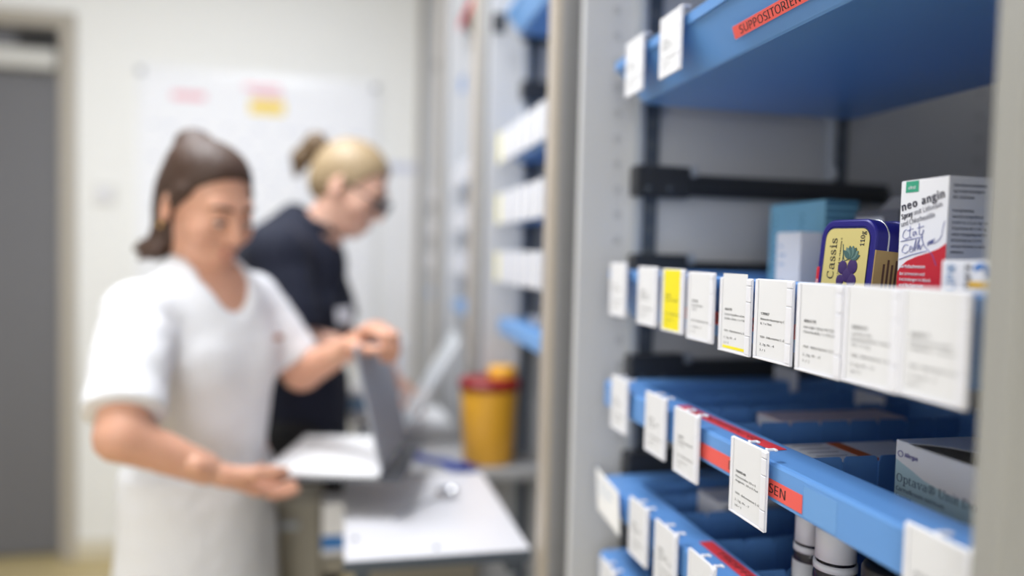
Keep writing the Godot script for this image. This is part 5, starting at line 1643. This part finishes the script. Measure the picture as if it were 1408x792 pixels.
	part("white_end", box(Vector3(-0.023, 0.004, 0), Vector3(0.023, 0.040, 0.0004), 0.0002), M.carton_white, pk)
	# inside the fourth tray
	var fd := -0.360
	var cd := carton("carton", "pale carton lying between the fourth tray's partitions", W(0.475, fd, 0.88), -PI / 2, Vector3(0.055, 0.05, 0.14), M.carton_white)
	part("grey_side", box(Vector3(0.0275, 0.004, -0.13), Vector3(0.0279, 0.046, -0.01), 0.0001), M.carton_grey, cd)
	bottle("dark bottle with white cap under the third tray, farther of the two white-capped", W(0.462, fd, 0.643), 0.0165, 0.111, false)
	bottle("dark bottle with white cap under the third tray, nearer of the two white-capped", W(0.452, fd, 0.592), 0.0195, 0.117, false)
	bottle("brown glass bottle with a round black cap at the lower right", W(0.458, fd, 0.532), 0.026, 0.106, true)
# a bright window in the wall behind the camera
func daylight_window(power: float) -> void:
	var o := Node3D.new()
	o.name = "window_1"
	add_child(o)
	o.position = W(-1.0, -0.35, -2.595)
	o.set_meta("kind", "structure")
	var fr := begin()
	bx(fr, Vector3(-0.86, -0.06, 0), Vector3(-0.8, 1.36, -0.06), 0.003)
	bx(fr, Vector3(0.8, -0.06, 0), Vector3(0.86, 1.36, -0.06), 0.003)
	bx(fr, Vector3(-0.7995, -0.06, 0), Vector3(0.7995, -0.001, -0.06), 0.003)
	bx(fr, Vector3(-0.7995, 1.301, 0), Vector3(0.7995, 1.36, -0.06), 0.003)
	part("window_frame", fr, M.card_white, o)
	part("window_glow", box(Vector3(-0.799, 0, -0.01), Vector3(0.799, 1.3, -0.02), 0.001), M.diffuser, o)
	var l := AreaLight3D.new()
	l.name = "window_light"
	l.area_size = Vector2(1.58, 1.28)
	l.light_color = Color(0.96, 0.98, 1.0)
	l.light_energy = power * LIGHT_ENERGY
	l.area_range = 12.0
	l.shadow_enabled = true
	l.position = Vector3(0, 0.65, -0.03)
	o.add_child(l)

func _ready() -> void:
	# camera, light and exposure
	var cam := Camera3D.new()
	cam.name = "camera"
	cam.position = Vector3(0, H, 0)
	cam.basis = Basis(Vector3.UP, deg_to_rad(-13.02411)) * Basis(Vector3.RIGHT, deg_to_rad(-2.48139)) * Basis(Vector3.BACK, deg_to_rad(1.41))
	var att := CameraAttributesPhysical.new()
	att.frustum_focal_length = 30.909
	att.frustum_near = 0.02
	att.frustum_far = 60.0
	att.exposure_aperture = 1.45
	att.frustum_focus_distance = 0.655
	cam.attributes = att
	add_child(cam)
	cam.fov = 42.436
	cam.near = 0.02
	cam.current = true
	var we := WorldEnvironment.new()
	we.name = "environment"
	var env := Environment.new()
	env.background_mode = Environment.BG_COLOR
	env.background_color = Color(0.02, 0.02, 0.02)
	env.tonemap_mode = Environment.TONE_MAPPER_LINEAR
	env.tonemap_exposure = 1.0
	env.sdfgi_enabled = true
	env.ssao_enabled = true
	env.ssil_enabled = true
	we.environment = env
	add_child(we)
	make_materials()
	ceiling_lamp("ceiling light panel over the aisle just beside the camera", -0.75, -0.25, 0.6, 1.2, 0.35)
	ceiling_lamp("ceiling light panel over the woman in white", -0.42, 1.5, 0.6, 1.2, 4.8)
	ceiling_lamp("ceiling light panel behind the camera", -0.75, -1.7, 0.6, 1.2, 0.9)
	daylight_window(3.6)
	room()
	cabinets()
	worktop()
	bin()
	binder()
	planning_board()
	nurse()
	colleague()
	near_trays()
